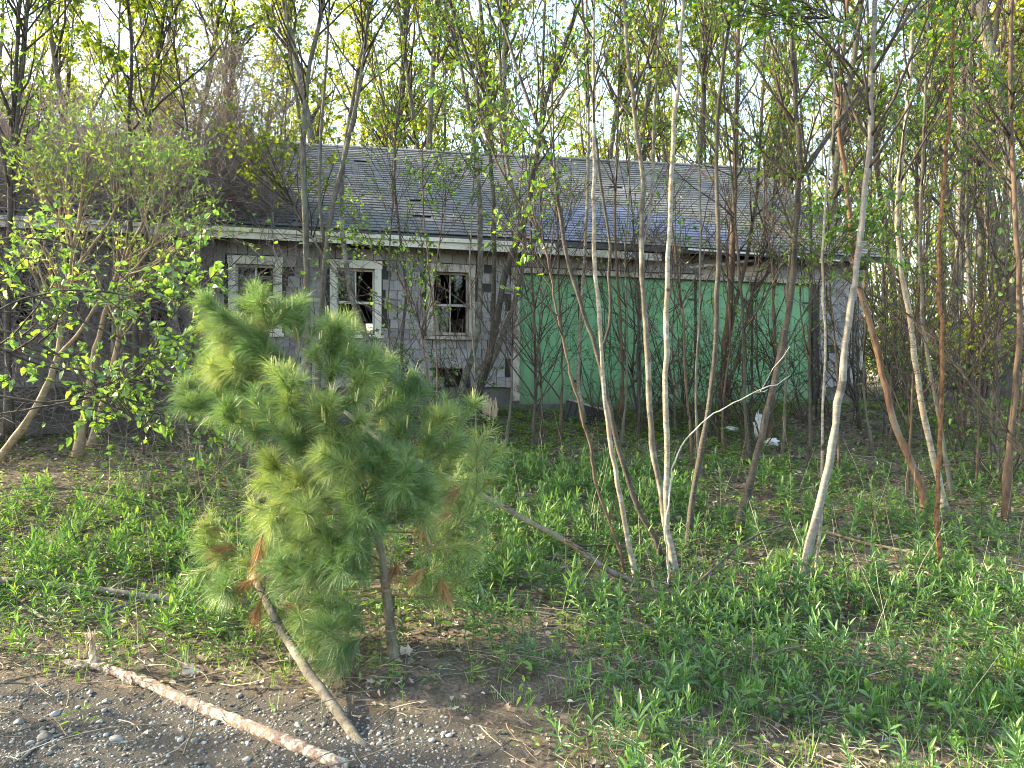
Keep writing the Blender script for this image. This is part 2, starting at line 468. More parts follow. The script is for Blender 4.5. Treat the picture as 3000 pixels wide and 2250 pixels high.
    def mesh(self, name, mats, origin=(0, 0, 0), smooth=False):
        me = bpy.data.meshes.new(name)
        V = np.concatenate(self.v) - np.array(origin, float) if self.v else np.zeros((0, 3))
        q = np.concatenate(self.q) if self.q else np.zeros((0, 4), int)
        t = np.concatenate(self.t) if self.t else np.zeros((0, 3), int)
        me.vertices.add(len(V)); me.vertices.foreach_set('co', V.ravel())
        li = np.concatenate([q.ravel(), t.ravel()]).astype(np.int32)
        me.loops.add(len(li)); me.loops.foreach_set('vertex_index', li)
        me.polygons.add(len(q) + len(t))
        ls = np.concatenate([np.arange(len(q)) * 4, len(q) * 4 + np.arange(len(t)) * 3]).astype(np.int32)
        me.polygons.foreach_set('loop_start', ls)
        mi = np.concatenate((self.qm + self.tm) or [np.zeros(0)]).astype(np.int32)
        me.polygons.foreach_set('material_index', mi)
        me.polygons.foreach_set('use_smooth', np.full(len(q) + len(t), smooth))
        me.update(calc_edges=True)
        at = me.attributes.new('rnd', 'FLOAT', 'POINT')
        at.data.foreach_set('value', np.concatenate(self.r).astype(np.float32) if self.r else [])
        for m in (mats if isinstance(mats, (list, tuple)) else [mats]):
            me.materials.append(M[m] if isinstance(m, str) else m)
        return me
    def obj(self, name, mats, parent=None, origin=(0, 0, 0), smooth=False):
        return link(name, self.mesh(name, mats, origin, smooth), parent)

def link(name, data, parent=None):
    o = bpy.data.objects.new(name, data)
    COL.objects.link(o)
    if parent is not None: o.parent = parent
    return o

def tag(o, label=None, cat=None, group=None, kind=None):
    if label: o['label'] = label
    if cat: o['category'] = cat
    if group: o['group'] = group
    if kind: o['kind'] = kind
    return o

def thing(name, label, cat, loc=(0, 0, 0), group=None, rotz=0.0):
    o = link(name, None)
    o.location = loc
    o.rotation_euler = (0, 0, rotz)
    o.empty_display_size = 0.1
    return tag(o, label, cat, group)

def copy_thing(root):
    r = root.copy(); COL.objects.link(r)
    for ch in root.children:
        c = ch.copy(); COL.objects.link(c); c.parent = r
        for g in ch.children:
            d = g.copy(); COL.objects.link(d); d.parent = c
    return r

# ------------------------------------------------------------------ terrain
def vnoise(x, y, s, seed):
    g = np.random.default_rng(seed).random((64, 64))
    x = np.asarray(x, float) / s + 500.0; y = np.asarray(y, float) / s + 500.0
    xi, yi = np.floor(x).astype(int), np.floor(y).astype(int)
    fx, fy = x - xi, y - yi
    fx, fy = fx * fx * (3 - 2 * fx), fy * fy * (3 - 2 * fy)
    a = g[xi % 64, yi % 64]; b = g[(xi + 1) % 64, yi % 64]
    c = g[xi % 64, (yi + 1) % 64]; d = g[(xi + 1) % 64, (yi + 1) % 64]
    return (a * (1 - fx) + b * fx) * (1 - fy) + (c * (1 - fx) + d * fx) * fy - 0.5

def ground(x, y):
    x = np.asarray(x, float); y = np.asarray(y, float)
    t = np.clip(y - 3.4, 0, None)
    z = 0.137 * (np.sqrt(t * t + 0.09) - 0.3)
    over = np.clip(y - 11.6, 0, None)
    z = z - 0.125 * (np.sqrt(over * over + 0.5) - 0.707)
    rough = np.clip((y - 2.6) / 2.5, 0.12, 1.0)
    z = z + rough * (0.16 * vnoise(x, y, 1.9, 1) + 0.07 * vnoise(x, y, 0.6, 2)) + 0.02 * vnoise(x, y, 0.17, 3) * np.clip(rough, .4, 1)
    return z

def P(px, py, D):
    return np.array([(px - 1500.0) / F * D, D, EYE - (py - 1125.0) / F * D])

def GD(px, py):
    """depth at which the line of sight through this photo point meets the ground"""
    lo, hi = 2.0, 40.0
    Ds = np.linspace(lo, hi, 1500)
    z = EYE - (py - 1125.0) / F * Ds
    g = ground((px - 1500.0) / F * Ds, Ds)
    k = np.argmax(g >= z)
    return float(Ds[k]) if g[k] >= z[k] else 12.0

def grit_amount(x, y):
    edge = 3.42 - 0.19 * x
    return np.clip((edge - y) / 0.5 + 0.5 + 0.5 * vnoise(x, y, 0.5, 9), 0, 1) * np.clip((0.45 - x) / 0.9, 0, 1)

def build_ground():
    xs = np.concatenate([np.linspace(-90, -9, 28)[:-1], np.linspace(-9, 9, 141), np.linspace(9, 90, 28)[1:]])
    ys = np.concatenate([np.linspace(-40, 1.5, 14)[:-1], np.linspace(1.5, 13, 151), np.linspace(13, 140, 45)[1:]])
    X, Y = np.meshgrid(xs, ys)
    Z = ground(X, Y)
    g = Geo()
    n, m = X.shape
    idx = np.arange(n * m).reshape(n, m)
    q = np.stack([idx[:-1, :-1], idx[:-1, 1:], idx[1:, 1:], idx[1:, :-1]], -1)
    g.add(np.stack([X, Y, Z], -1), q)
    me = g.mesh('ground', 'ground', smooth=True)
    at = me.attributes.new('grit', 'FLOAT', 'POINT')
    at.data.foreach_set('value', grit_amount(X, Y).ravel().astype(np.float32))
    o = link('ground', me)
    o['kind'] = 'structure'
    o['label'] = 'sloping forest floor of leaf litter with a gritty gravel edge in front'
build_ground()

# ------------------------------------------------------------------ house (local x along the front wall, local y away from the camera)
TH = math.atan(0.27)
house = thing('abandoned_house', 'abandoned grey shingled house with green garage doors behind the saplings', 'house', (0, 11.8, 0), rotz=TH)
FLOOR, WTOP = 1.23, 3.72
S0, S1 = -9.2, 6.62
DEPTH = 8.0

def hbox(name, mat, boxes, parent=house):
    g = Geo()
    for lo, hi in boxes: g.box(lo, hi)
    return g.obj(name, mat, parent)

WIN = [(-7.08, -6.33), (-5.66, -4.92), (-4.24, -3.50), (-2.82, -2.06), (-1.37, -0.61)]
WZ0, WZ1 = 2.24, 3.39
HOLES = [(-2.47, -2.09, 1.50, 1.84), (-1.17, -0.73, 1.50, 1.84)]
GAR = (0.12, 5.64, FLOOR, 3.32)

def rects_minus(s0, s1, z0, z1, holes):
    """split a wall rectangle into boxes round its holes"""
    cuts = sorted({s0, s1, *[h[0] for h in holes], *[h[1] for h in holes]})
    out = []
    for a, b in zip(cuts[:-1], cuts[1:]):
        mid = (a + b) / 2
        hs = sorted([(h[2], h[3]) for h in holes if h[0] < mid < h[1]])
        z = z0
        for u, v in hs:
            if u > z: out.append((a, b, z, u))
            z = max(z, v)
        if z < z1: out.append((a, b, z, z1))
    return out

win_holes = [(a + 0.09, b - 0.09, WZ0 + 0.07, WZ1 - 0.10) for a, b in WIN]
all_holes = win_holes + HOLES + [GAR]
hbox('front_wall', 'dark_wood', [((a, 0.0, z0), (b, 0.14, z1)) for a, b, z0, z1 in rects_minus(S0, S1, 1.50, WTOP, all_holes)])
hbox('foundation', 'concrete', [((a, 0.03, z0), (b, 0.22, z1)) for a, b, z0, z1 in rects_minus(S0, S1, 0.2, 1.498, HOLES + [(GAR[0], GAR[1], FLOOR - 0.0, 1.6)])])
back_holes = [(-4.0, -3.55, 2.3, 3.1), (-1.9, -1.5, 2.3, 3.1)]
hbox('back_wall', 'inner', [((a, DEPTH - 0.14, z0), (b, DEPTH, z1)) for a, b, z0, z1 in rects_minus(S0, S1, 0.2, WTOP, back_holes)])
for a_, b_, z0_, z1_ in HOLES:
    hbox('hole_shade_board', 'dark_wood', [((a_ - .05, .26, z0_ - .05), (b_ + .05, .28, z1_ + .05))])  # added dark board stands in for the shade inside each wall hole
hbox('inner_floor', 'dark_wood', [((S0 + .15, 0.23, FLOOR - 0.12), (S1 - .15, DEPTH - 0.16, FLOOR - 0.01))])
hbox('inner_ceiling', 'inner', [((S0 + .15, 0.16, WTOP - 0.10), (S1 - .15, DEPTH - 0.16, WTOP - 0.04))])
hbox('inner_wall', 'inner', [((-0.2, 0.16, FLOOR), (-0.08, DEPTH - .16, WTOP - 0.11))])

def zridge(s):
    return 6.17 + (6.65 - 6.17) * (s + 9.2) / 16.2
EAVE_N, EAVE_Z, RN = -0.36, 3.80, 4.0
def roof_pt(s, t, off=0.0):
    """t 0 at the eave .. 1 at the ridge, with a slight sag in the middle"""
    zr = zridge(s)
    z = EAVE_Z + (zr - EAVE_Z) * t - 0.07 * math.sin(math.pi * t) * (0.5 + 0.5 * math.sin(s * 0.9))
    n = EAVE_N + (RN - EAVE_N) * t
    sl = math.hypot(zr - EAVE_Z, RN - EAVE_N)
    return (s, n - off * (zr - EAVE_Z) / sl, z + off * (RN - EAVE_N) / sl)

# gable walls
for sx_, nm in ((S0, 'gable_wall'), (S1 - 0.14, 'gable_wall')):
    g = Geo()
    zr = zridge(sx_) - 0.16
    a = [(sx_, 0.142, .2), (sx_, DEPTH - .142, .2), (sx_, DEPTH - .142, WTOP - .02), (sx_, RN, zr), (sx_, 0.142, WTOP - .02)]
    b = [(x + 0.14, y, z) for x, y, z in a]
    tr = [(0, 1, 2), (0, 2, 4), (4, 2, 3)]
    t2 = [(i + 5, k + 5, j + 5) for i, j, k in tr]
    side = [(i, (i + 1) % 5, (i + 1) % 5 + 5, i + 5) for i in range(5)]
    g.add(a + b, side, tr + t2)
    g.obj(nm, 'dark_wood', house)

# roof: deck, back slope, shingles
RS0, RS1 = S0 - 0.3, 7.0
roof = thing('roof', None, None); roof.parent = house
g = Geo()
ss = np.linspace(RS0, RS1, 24); ts = np.linspace(0, 1, 9)
for (fl) in (0, 1):
    top = np.array([[roof_pt(s, t, -0.02) for s in ss] for t in ts]); bot = np.array([[roof_pt(s, t, -0.10) for s in ss] for t in ts])
    if fl:
        top[..., 1] = 2 * RN - top[..., 1]; bot[..., 1] = 2 * RN - bot[..., 1]
    n_, m_ = top.shape[:2]
    idx = np.arange(n_ * m_).reshape(n_, m_)
    for k, arr in enumerate((top, bot)):
        g.add(arr, np.stack([idx[:-1, :-1], idx[:-1, 1:], idx[1:, 1:], idx[1:, :-1]], -1))
    for e in (0, -1):
        r_ = np.concatenate([top[e], bot[e]]); i_ = np.arange(m_ - 1)
        g.add(r_, np.stack([i_, i_ + 1, i_ + 1 + m_, i_ + m_], -1))
        r_ = np.concatenate([top[:, e], bot[:, e]]); i_ = np.arange(n_ - 1)
        g.add(r_, np.stack([i_, i_ + 1, i_ + 1 + n_, i_ + n_], -1))
g.obj('roof_deck', 'roof', roof)

def blue_patch(s, t):
    if s < 0.0 or s > 3.9: return False
    lo = 0.0 if s < 0.9 else 0.10 + 0.03 * math.sin(s * 3)
    hi = (0.22 + 0.10 * s if s < 1.6 else 0.38) - (0.12 * (s - 2.6) if s > 2.6 else 0)
    return lo <= t <= hi
tabs = []
NC = 37
for c in range(NC):
    t0, t1 = c / NC, (c + 1.25) / NC
    s = RS0 + (0.15 if c % 2 else 0.0) + rng.uniform(-.02, .02)
    while s < RS1:
        w = 0.30
        e = min(s + w - 0.006, RS1)
        if e - s > 0.05:
            tabs.append((s, e, t0 + rng.normal(0, .0010), min(t1, 1.0), rng.uniform(0.0, 0.0025)))
        s += w
def tab_hexa(tb):
    s, e, t0, t1, lift = tb
    lo, hi = 0.0150 + lift, 0.0008
    return [roof_pt(s, t0, 0.007), roof_pt(e, t0, 0.007), roof_pt(e, t1, -0.018), roof_pt(s, t1, -0.018),
            roof_pt(s, t0, lo), roof_pt(e, t0, lo), roof_pt(e, t1, hi), roof_pt(s, t1, hi)]
gs, gb = Geo(), Geo()
singles = []
for tb in tabs:
    s, e, t0, t1, lift = tb
    if rng.random() < 0.006: continue
    isb = blue_patch(s, t0)
    if not isb and -4.0 < s < -0.3 and t0 < 0.62 and len(singles) < 300 and rng.random() < 0.9:
        singles.append(tb); continue
    (gb if isb else gs).hexa(tab_hexa(tb))
tag(gs.obj('roof_shingle_field', 'roof', roof), kind='stuff')
for tb in singles:
    g = Geo(); g.hexa(tab_hexa(tb), rnd=0.0)
    g.obj('roof_shingle', 'roof', roof)
tag(gb.obj('roof_patch', 'roof_blue', roof), 'blue-grey patch of newer shingles above the garage doors', kind='stuff')
# ridge cap
g = Geo()
s = RS0
while s < RS1:
    e = min(s + 0.28, RS1)
    zl, zr_ = zridge(s), zridge(e)
    for sg in (-1, 1):
        g.hexa([(s, RN, zl + .005), (e, RN, zr_ + .005), (e, RN + sg * .14, zr_ - .07), (s, RN + sg * .14, zl - .07), (s, RN, zl + .03), (e, RN, zr_ + .025), (e, RN + sg * .14, zr_ - .05), (s, RN + sg * .14, zl - .045)])
    s += 0.285
g.obj('ridge_cap', 'roof', roof)

# siding shingles
sid, sid_hero = [], []
z = 1.505
row = 0
while z < 3.66:
    h = 0.148
    s = S0 + rng.uniform(0, .1)
    while s < S1 - 0.02:
        w = rng.uniform(0.11, 0.23)
        e = min(s + w, S1 - 0.005)
        mid, zm = (s + e) / 2, z + h / 2
        bad = False
        for a, b, z0_, z1_ in win_holes:
            if a - 0.08 < e and s < b + 0.08 and z0_ - 0.09 < zm < z1_ + 0.10: bad = True
        for a, b, z0_, z1_ in HOLES:
            if a < mid < b and z < z1_ - 0.05: bad = True
        if GAR[0] - 0.06 < e and s < GAR[1] + 0.12 and zm < GAR[3] + 0.09: bad = True
        if 3.4 < mid < 4.75 and 3.40 < zm < 3.75: bad = True               # torn away, sheathing bare
        if mid > 6.1 and zm < 1.75 and rng.random() < 0.7: bad = True      # rotten corner
        if rng.random() < 0.012: bad = True
        if not bad:
            sid.append((s, e - rng.uniform(.006, .013), z + rng.normal(0, .005), h * 1.08, rng.uniform(0, .003)))
        s += w
    z += h; row += 1
unit = Geo()
unit.hexa([(0, -0.017, 0), (1, -0.017, 0), (1, 0, 0), (0, 0, 0), (0, -0.0035, 1), (1, -0.0035, 1), (1, 0, 1), (0, 0, 1)], rnd=0.0)
unit_me = unit.mesh('shingle', 'shingle')
field = Geo()
vis = [q for q in sid if -3.6 < q[0] < 0.1]
rng.shuffle(vis)
hero = set(map(tuple, vis[:300]))
for q in sid:
    s, e, z_, h, lift = q
    if tuple(q) in hero:
        o = link('shingle', unit_me, house)
        o.location = (s, -0.001 - lift, z_); o.scale = (e - s, 1, h)
    else:
        field.hexa([(s, -.018 - lift, z_), (e, -.018 - lift, z_), (e, -.001, z_), (s, -.001, z_), (s, -.0045, z_ + h), (e, -.0045, z_ + h), (e, -.001, z_ + h), (s, -.001, z_ + h)])
tag(field.obj('shingle_field', 'shingle', house), kind='stuff')

# windows
for i, (a, b) in enumerate(WIN):
    w = thing('window', None, None); w.parent = house; w.location = (a, 0, WZ0)
    W_, H_ = b - a, WZ1 - WZ0
    t = 0.10
    def part(name, mat, lo, hi, par=w):
        g = Geo(); g.box(lo, hi); return g.obj(name, mat, par)
    fr = 'trim_worn' if i == 4 else 'trim'
    part('casing', fr, (0, -0.045, 0.055), (t, 0.0, H_ - t))
    part('casing', fr, (W_ - t, -0.045, 0.055), (W_, 0.0, H_ - t))
    part('casing', fr, (-0.012, -0.052, H_ - t), (W_ + 0.012, 0.0, H_ + 0.02))
    part('sill', fr, (-0.03, -0.085, 0.0), (W_ + 0.03, 0.10, 0.05))
    sa = thing('sash', None, None); sa.parent = w
    y0, y1 = 0.045, 0.075
    zi0, zi1 = 0.07, H_ - 0.10
    zm = zi0 + (zi1 - zi0) * 0.48
    xi0, xi1 = t - 0.008, W_ - t + 0.008
    part('stile', fr, (xi0, y0, zi0), (xi0 + .035, y1, zi1), sa)
    part('stile', fr, (xi1 - .035, y0, zi0), (xi1, y1, zi1), sa)
    part('rail', fr, (xi0 + .036, y0, zi1 - .035), (xi1 - .036, y1, zi1), sa)
    part('rail', fr, (xi0 + .036, y0 - .002, zm - .018), (xi1 - .036, y1, zm + .018), sa)
    part('rail', fr, (xi0 + .036, y0, zi0), (xi1 - .036, y1, zi0 + .045), sa)
    xm = (xi0 + xi1) / 2
    part('muntin', fr, (xm - .011, y0 + .003, zm + .019), (xm + .011, y1 - .003, zi1 - .036), sa)
    if i != 3:
        part('muntin', fr, (xm - .011, y0 + .003, zi0 + .046), (xm + .011, y1 - .003, zm - .019), sa)
    panes = [(xi0 + .036, xm - .012, zm + .019, zi1 - .036), (xm + .012, xi1 - .036, zm + .019, zi1 - .036),
             (xi0 + .036, xm - .012, zi0 + .046, zm - .019), (xm + .012, xi1 - .036, zi0 + .046, zm - .019)]
    keep = {0: (0, 1, 2, 3), 1: (0, 1), 2: (0,), 3: (0,), 4: (1, 2)}[i]
    for k in keep:
        p = panes[k]
        part('pane', 'glass', (p[0], .058, p[2]), (p[1], .062, p[3]), sa)

# trim: fascia, soffit, corner boards, garage surround
def sloped_board(name, mat, s0, s1, n0, n1, z0, z1, par=house, d0=0, d1=0):
    g = Geo()
    g.hexa([(s0, n0, z0 + d0), (s1, n0, z0 + d1), (s1, n1, z0 + d1), (s0, n1, z0 + d0), (s0, n0, z1 + d0), (s1, n0, z1 + d1), (s1, n1, z1 + d1), (s0, n1, z1 + d0)])
    return g.obj(name, mat, par)
sloped_board('fascia', 'trim', S0 - .25, -3.02, -.335, -.305, 3.60, 3.74)
sloped_board('fascia', 'trim', -3.015, 0.62, -.335, -.305, 3.60, 3.74, d1=-.015)
sloped_board('fascia', 'trim_worn', 0.63, 2.45, -.325, -.295, 3.585, 3.70, d1=-.02)
sloped_board('gutter_board', 'trim', S0 - .25, 0.60, -.375, -.336, 3.69, 3.748)
sloped_board('drip_edge', 'white_plastic', 2.9, 4.35, -.385, -.36, 3.755, 3.785, d1=-.02)
sloped_board('drip_edge', 'white_plastic', 4.6, 5.9, -.385, -.36, 3.74, 3.765, d0=.01, d1=-.05)
sloped_board('soffit', 'dark_wood', S0 - .2, 2.4, -.304, -.023, 3.64, 3.66)
for k, s in enumerate(np.arange(2.6, 6.95, 0.55)):
    sloped_board('rafter_tail', 'rafter', s, s + .045, -.33, 0.0, 3.60, 3.70)
sloped_board('hanging_board', 'trim_worn', 3.0, 4.3, -.20, -.17, 3.58, 3.62, d0=-.10, d1=.08)
for i, (a, b, z0_, z1_) in enumerate([(3.38, 4.1, 3.42, 3.515), (3.42, 4.72, 3.52, 3.60), (4.12, 4.76, 3.425, 3.512), (3.40, 4.0, 3.605, 3.69), (4.02, 4.74, 3.607, 3.692)]):
    sloped_board('bare_board', 'plywood', a, b - .006, -.012, -.002, z0_, z1_)
sloped_board('corner_board', 'trim_worn', -0.02, 0.115, -.035, .0, 1.28, 3.40)
sloped_board('corner_board', 'shingle', 5.70, 5.83, -.03, -.0, 1.3, 3.40)
sloped_board('corner_board', 'trim_worn', S1 - .09, S1 + .005, -.038, -.022, 1.85, 3.66)
sloped_board('garage_header', 'trim_worn', -0.02, 5.83, -.042, -.001, 3.322, 3.405, d1=.01)
sloped_board('garage_jamb', 'dark_wood', 5.585, 5.64, .0, .12, FLOOR, 3.32)
edges = [0.135, 1.19, 2.245, 3.30, 4.40, 5.58]
for a, b in zip(edges[:-1], edges[1:]):
    d = thing('garage_door', None, None); d.parent = house; d.location = (a, 0.03, FLOOR)
    wd = b - a - 0.055
    g = Geo(); g.box((0, 0.02, 0.02), (wd, 0.045, 2.075)); g.obj('door_panel', 'green', d)
    for x0, x1, z0_, z1_ in ((0, wd, 0.0, .018), (0, wd, 2.077, 2.088)):
        g = Geo(); g.box((x0, .018, z0_), (x1, .05, z1_)); g.obj('rail', 'green', d)
    g = Geo(); g.box((wd + .004, 0.03, 0.0), (wd + .05, 0.07, 2.085)); g.obj('door_post', 'dark_wood', d)
    for zz in (.35, 1.75):
        g = Geo(); g.box((wd - .12, .012, zz), (wd + .01, .019, zz + .035)); g.obj('hinge', 'dark_wood', d)

def H(s, n, z):
    return np.array([s * math.cos(TH) - n * math.sin(TH), 11.8 + s * math.sin(TH) + n * math.cos(TH), z])

# ------------------------------------------------------------------ growing trees
def resample(pts, K):
    pts = np.asarray(pts, float)
    d = np.concatenate([[0], np.cumsum(np.linalg.norm(np.diff(pts, axis=0), axis=1))])
    u = np.linspace(0, d[-1], K)
    out = np.stack([np.interp(u, d, pts[:, i]) for i in range(3)], -1)
    for _ in range(2):
        out[1:-1] = 0.25 * out[:-2] + 0.5 * out[1:-1] + 0.25 * out[2:]
    return out

def spawn(PP, RR, n, t0, t1, ang, L, rmax, K, up=0.1, wob=0.15, taper=0.35, flat=0.0, rfrac=0.6):
    """n children on every curve of PP (N,Kp,3); returns child curves and radii"""
    N, Kp, _ = PP.shape
    pi = np.repeat(np.arange(N), n)
    C = len(pi)
    t = rng.uniform(t0, t1, C) * (Kp - 1)
    k = np.minimum(t.astype(int), Kp - 2); f = (t - k)[:, None]
    p = PP[pi, k] * (1 - f) + PP[pi, k + 1] * f
    tg = nrm(PP[pi, k + 1] - PP[pi, k])
    rl = RR[pi, k]
    a, b = perp_frame(tg)
    th = rng.uniform(0, 2 * np.pi, C)[:, None]
    pr = np.cos(th) * a + np.sin(th) * b
    if flat: pr = nrm(pr * np.array([1, 1, 1 - flat]))
    an = rng.uniform(ang[0], ang[1], C)[:, None]
    d = nrm(tg * np.cos(an) + pr * np.sin(an))
    ln = rng.uniform(L[0], L[1], C) * (1 - 0.55 * t / (Kp - 1))
    out = np.empty((C, K, 3)); out[:, 0] = p
    for i in range(1, K):
        d = nrm(d + np.array([0, 0, up]) + wob * rng.standard_normal((C, 3)))
        out[:, i] = out[:, i - 1] + d * (ln / (K - 1))[:, None]
    r0 = np.minimum(rl * rfrac, rmax)
    R = r0[:, None] * np.linspace(1, taper, K)[None]
    return out, R

def leaf_on(PP, n, t0=0.3, t1=1.0, spread=0.9, flatness=0.5):
    N, Kp, _ = PP.shape
    pi = np.repeat(np.arange(N), n)
    t = rng.uniform(t0, t1, len(pi)) * (Kp - 1)
    k = np.minimum(t.astype(int), Kp - 2); f = (t - k)[:, None]
    p = PP[pi, k] * (1 - f) + PP[pi, k + 1] * f
    tg = nrm(PP[pi, k + 1] - PP[pi, k])
    d = nrm(tg + spread * rng.standard_normal((len(pi), 3)))
    up = nrm(np.array([0, 0, 1.0]) * flatness + (1 - flatness) * rng.standard_normal((len(pi), 3)))
    return p, d, up

LEAF = dict(
    mid=dict(mat='leaf_mid', L=(.034, .064), W=.72, shape='ovate', droop=.25),
    dark=dict(mat='leaf_dark', L=(.04, .075), W=.85, shape='maple', droop=.15),
    olive=dict(mat='leaf_olive', L=(.035, .060), W=.42, shape='lance', droop=-.05),
    big=dict(mat='leaf_big', L=(.045, .078), W=.62, shape='ovate', droop=.18),
    far=dict(mat='leaf_far', L=(.06, .11), W=.8, shape='ovate', droop=.2),
    yellow=dict(mat='leaf_yellow', L=(.06, .11), W=.8, shape='ovate', droop=.2),
)

def add_leaves(g, PP, n, spec, t0=0.2, t1=1.0, spread=.9, flat=.5):
    p, d, up = leaf_on(PP, n, t0, t1, spread, flat)
    L = rng.uniform(spec['L'][0], spec['L'][1], len(p))
    g.leaves(p, d, up, L, L * spec['W'], spec['shape'], 0.18, spec['droop'])

def stem_curve(s):
    D0 = s.get('D') or GD(*s['p'][0])
    n = len(s['p'])
    dd = s.get('dd', 0.0)
    pts = [P(px, py, D0 + dd * i / max(n - 1, 1)) for i, (px, py) in enumerate(s['p'])]
    w = np.array(s['w'], float)
    if s['p'][-1][1] < 80 and not s.get('noext'):
        e = nrm(pts[-1] - pts[-3]); e[2] = max(e[2], .6)
        pts.append(pts[-1] + nrm(e) * 1.4); pts.append(pts[-1] + nrm(e) * 1.4)
        w = np.array([w[0], w[1] * 0.45])
    if not s.get('float'):
        b = pts[0].copy(); b[2] -= 0.10; pts.insert(0, b)
    K = max(14, 3 * len(pts))
    C = resample(pts, K)
    C[1:-1] += rng.normal(0, 0.004, (K - 2, 3))
    R = np.linspace(w[0], w[1], K) / F * D0 / 2 * (0.62 if s.get('birch') else 0.68)
    R = R * (1 + 0.06 * np.sin(np.arange(K) * 1.7 + rng.uniform(0, 6)) + rng.normal(0, .04, K))
    if not s.get('float'): R[:4] *= np.array([1.9, 1.45, 1.18, 1.05])
    return C, R, D0

TWIGGY = 1.85
def tree(name, label, cat, stems, bark, leaf=None, b1=(12, .35, 1.0, .5, 1.3), b2=4, tw=3, lv=3, group=None, up=.18, twig='twig_dark', ang=(.45, .95), l2=(.2, .65), l3=(.08, .28), flat=0.0, lf=.45):
    cs = [stem_curve(s) for s in stems]
    base = cs[0][0][0].copy(); base[2] += 0.10
    o = thing(name, label, cat, base, group)
    g = Geo()
    for C, R, D0 in cs: g.tubes(C, R, 9, jit=0.045)
    g.obj('trunk', bark, o, base, smooth=True)
    gb = Geo(); gl = Geo()
    for (C, R, D0), s in zip(cs, stems):
        n, t0, t1, l0, l1 = s.get('b1', b1)
        n = int(n * TWIGGY)
        if n == 0: continue
        A, AR = spawn(C[None], R[None], n, t0, t1, ang, (l0 * 1.35, l1 * 1.5), 0.014, 9, up * .5, .085, flat=flat)
        B, BR = spawn(A, AR, b2, .2, .98, (.4, .95), l2, .007, 5, .05, .14, flat=flat)
        gb.tubes(A, np.maximum(AR, .0028), 5); gb.tubes(B, np.maximum(BR, .0022), 3)
        allc = [B]
        if tw:
            T, TR = spawn(B, BR, tw, .25, 1.0, (.4, .9), l3, .003, 3, .05, .2)
            gb.tubes(T, np.maximum(TR, .0018), 3)
            allc.append(T)
        if leaf and lv:
            zlim = C[0, 2] + (lf if leaf in ('mid', 'dark') and (leaf == 'dark' or not s.get('float')) else 0) * (C[-1, 2] - C[0, 2])
            for X_ in allc:
                keep = X_[:, 0, 2] > zlim - rng.exponential(.25, len(X_))
                if keep.any(): add_leaves(gl, X_[keep], lv, LEAF[leaf])
    if gb.n:
        cr = gb.obj('crown', twig, o, base, smooth=True)
        if gl.n: gl.obj('leaves', LEAF[leaf]['mat'], cr, base)
    return o

T = lambda p, w, **k: dict(p=p, w=w, **k)

# --- the stand of saplings in front of the garage doors
t1 = [(1833, 1690), (1815, 1610), (1793, 1547), (1766, 1484), (1752, 1430), (1732, 1366), (1732, 1303), (1709, 1240), (1697, 1168), (1675, 1128), (1660, 1034), (1631, 918), (1617, 831), (1603, 745), (1588, 694), (1537, 618), (1456, 475), (1395, 330)]
tree('young_tree', 'thin dark brown sapling curving up and left, rooted beside the white birch', 'tree', [T(t1, (15, 7))], 'bark_brown', 'mid', (10, .5, 1, .3, .9), lv=1)
t2a = [(1946, 1668), (1924, 1570), (1883, 1520), (1851, 1457), (1838, 1389), (1811, 1312), (1793, 1231), (1779, 1177), (1756, 1060), (1740, 980), (1711, 925), (1686, 846), (1660, 755), (1646, 683), (1635, 560), (1610, 452), (1570, 353), (1533, 253), (1490, 130), (1470, 40)]
t2b = [(1756, 1045), (1765, 1009), (1794, 944), (1805, 900), (1783, 868), (1780, 803), (1791, 719), (1783, 680), (1764, 579), (1746, 389), (1735, 290), (1715, 150), (1710, 30)]
d2 = GD(*t2a[0])
tree('young_tree', 'dark forked sapling with wavy arms in front of the first green door gap', 'tree', [T(t2a, (26, 8)), T(t2b, (15, 6), D=d2, float=1)], 'bark_dark', 'mid', (12, .4, 1, .4, 1.1), lv=1)
t3 = [(1865, 1700), (1847, 1615), (1829, 1525), (1811, 1434), (1797, 1344), (1784, 1244), (1766, 1154), (1764, 1050), (1762, 962), (1758, 907), (1747, 853), (1744, 781), (1736, 730), (1738, 654), (1738, 600), (1741, 452), (1741, 226), (1741, 0)]
tree('birch_tree', 'slim white birch leaning gently, left one of the two white trunks', 'birch', [T(t3, (25, 13), birch=1)], 'bark_birch', 'mid', (12, .45, 1, .4, 1.0), lv=1)
t4 = [(1976, 1690), (1951, 1502), (1933, 1425), (1910, 1321), (1906, 1231), (1903, 1140), (1899, 1070), (1892, 962), (1885, 875), (1881, 781), (1874, 727), (1881, 636), (1886, 520), (1868, 407), (1850, 271), (1836, 136), (1827, 0)]
t4b = [(1878, 740), (1899, 672), (1910, 618), (1913, 452), (1922, 226), (1940, 0)]
d4 = GD(*t4[0])
tree('young_tree', 'grey-barked sapling close against the straight white birch, forking at the eaves', 'tree', [T(t4, (30, 15)), T(t4b, (13, 7), D=d4, float=1)], 'bark_lichen', 'mid', (12, .45, 1, .4, 1.1), lv=1)
t5 = [(1985, 1690), (1955, 1570), (1951, 1479), (1951, 1321), (1951, 1140), (1952, 1034), (1953, 907), (1957, 817), (1959, 709), (1962, 636), (1967, 475), (1976, 362), (1995, 158), (2002, 0)]
tree('birch_tree', 'straight white birch trunk standing before the green doors', 'birch', [T(t5, (30, 17), birch=1, D=d4 - .12)], 'bark_birch', 'mid', (12, .5, 1, .4, 1.1), lv=1)
t6 = [(1955, 1740), (1960, 1640), (1945, 1560), (1962, 1440), (1967, 1370), (1990, 1310), (2040, 1250), (2110, 1200), (2200, 1155), (2250, 1133), (2290, 1120), (2315, 1100)]
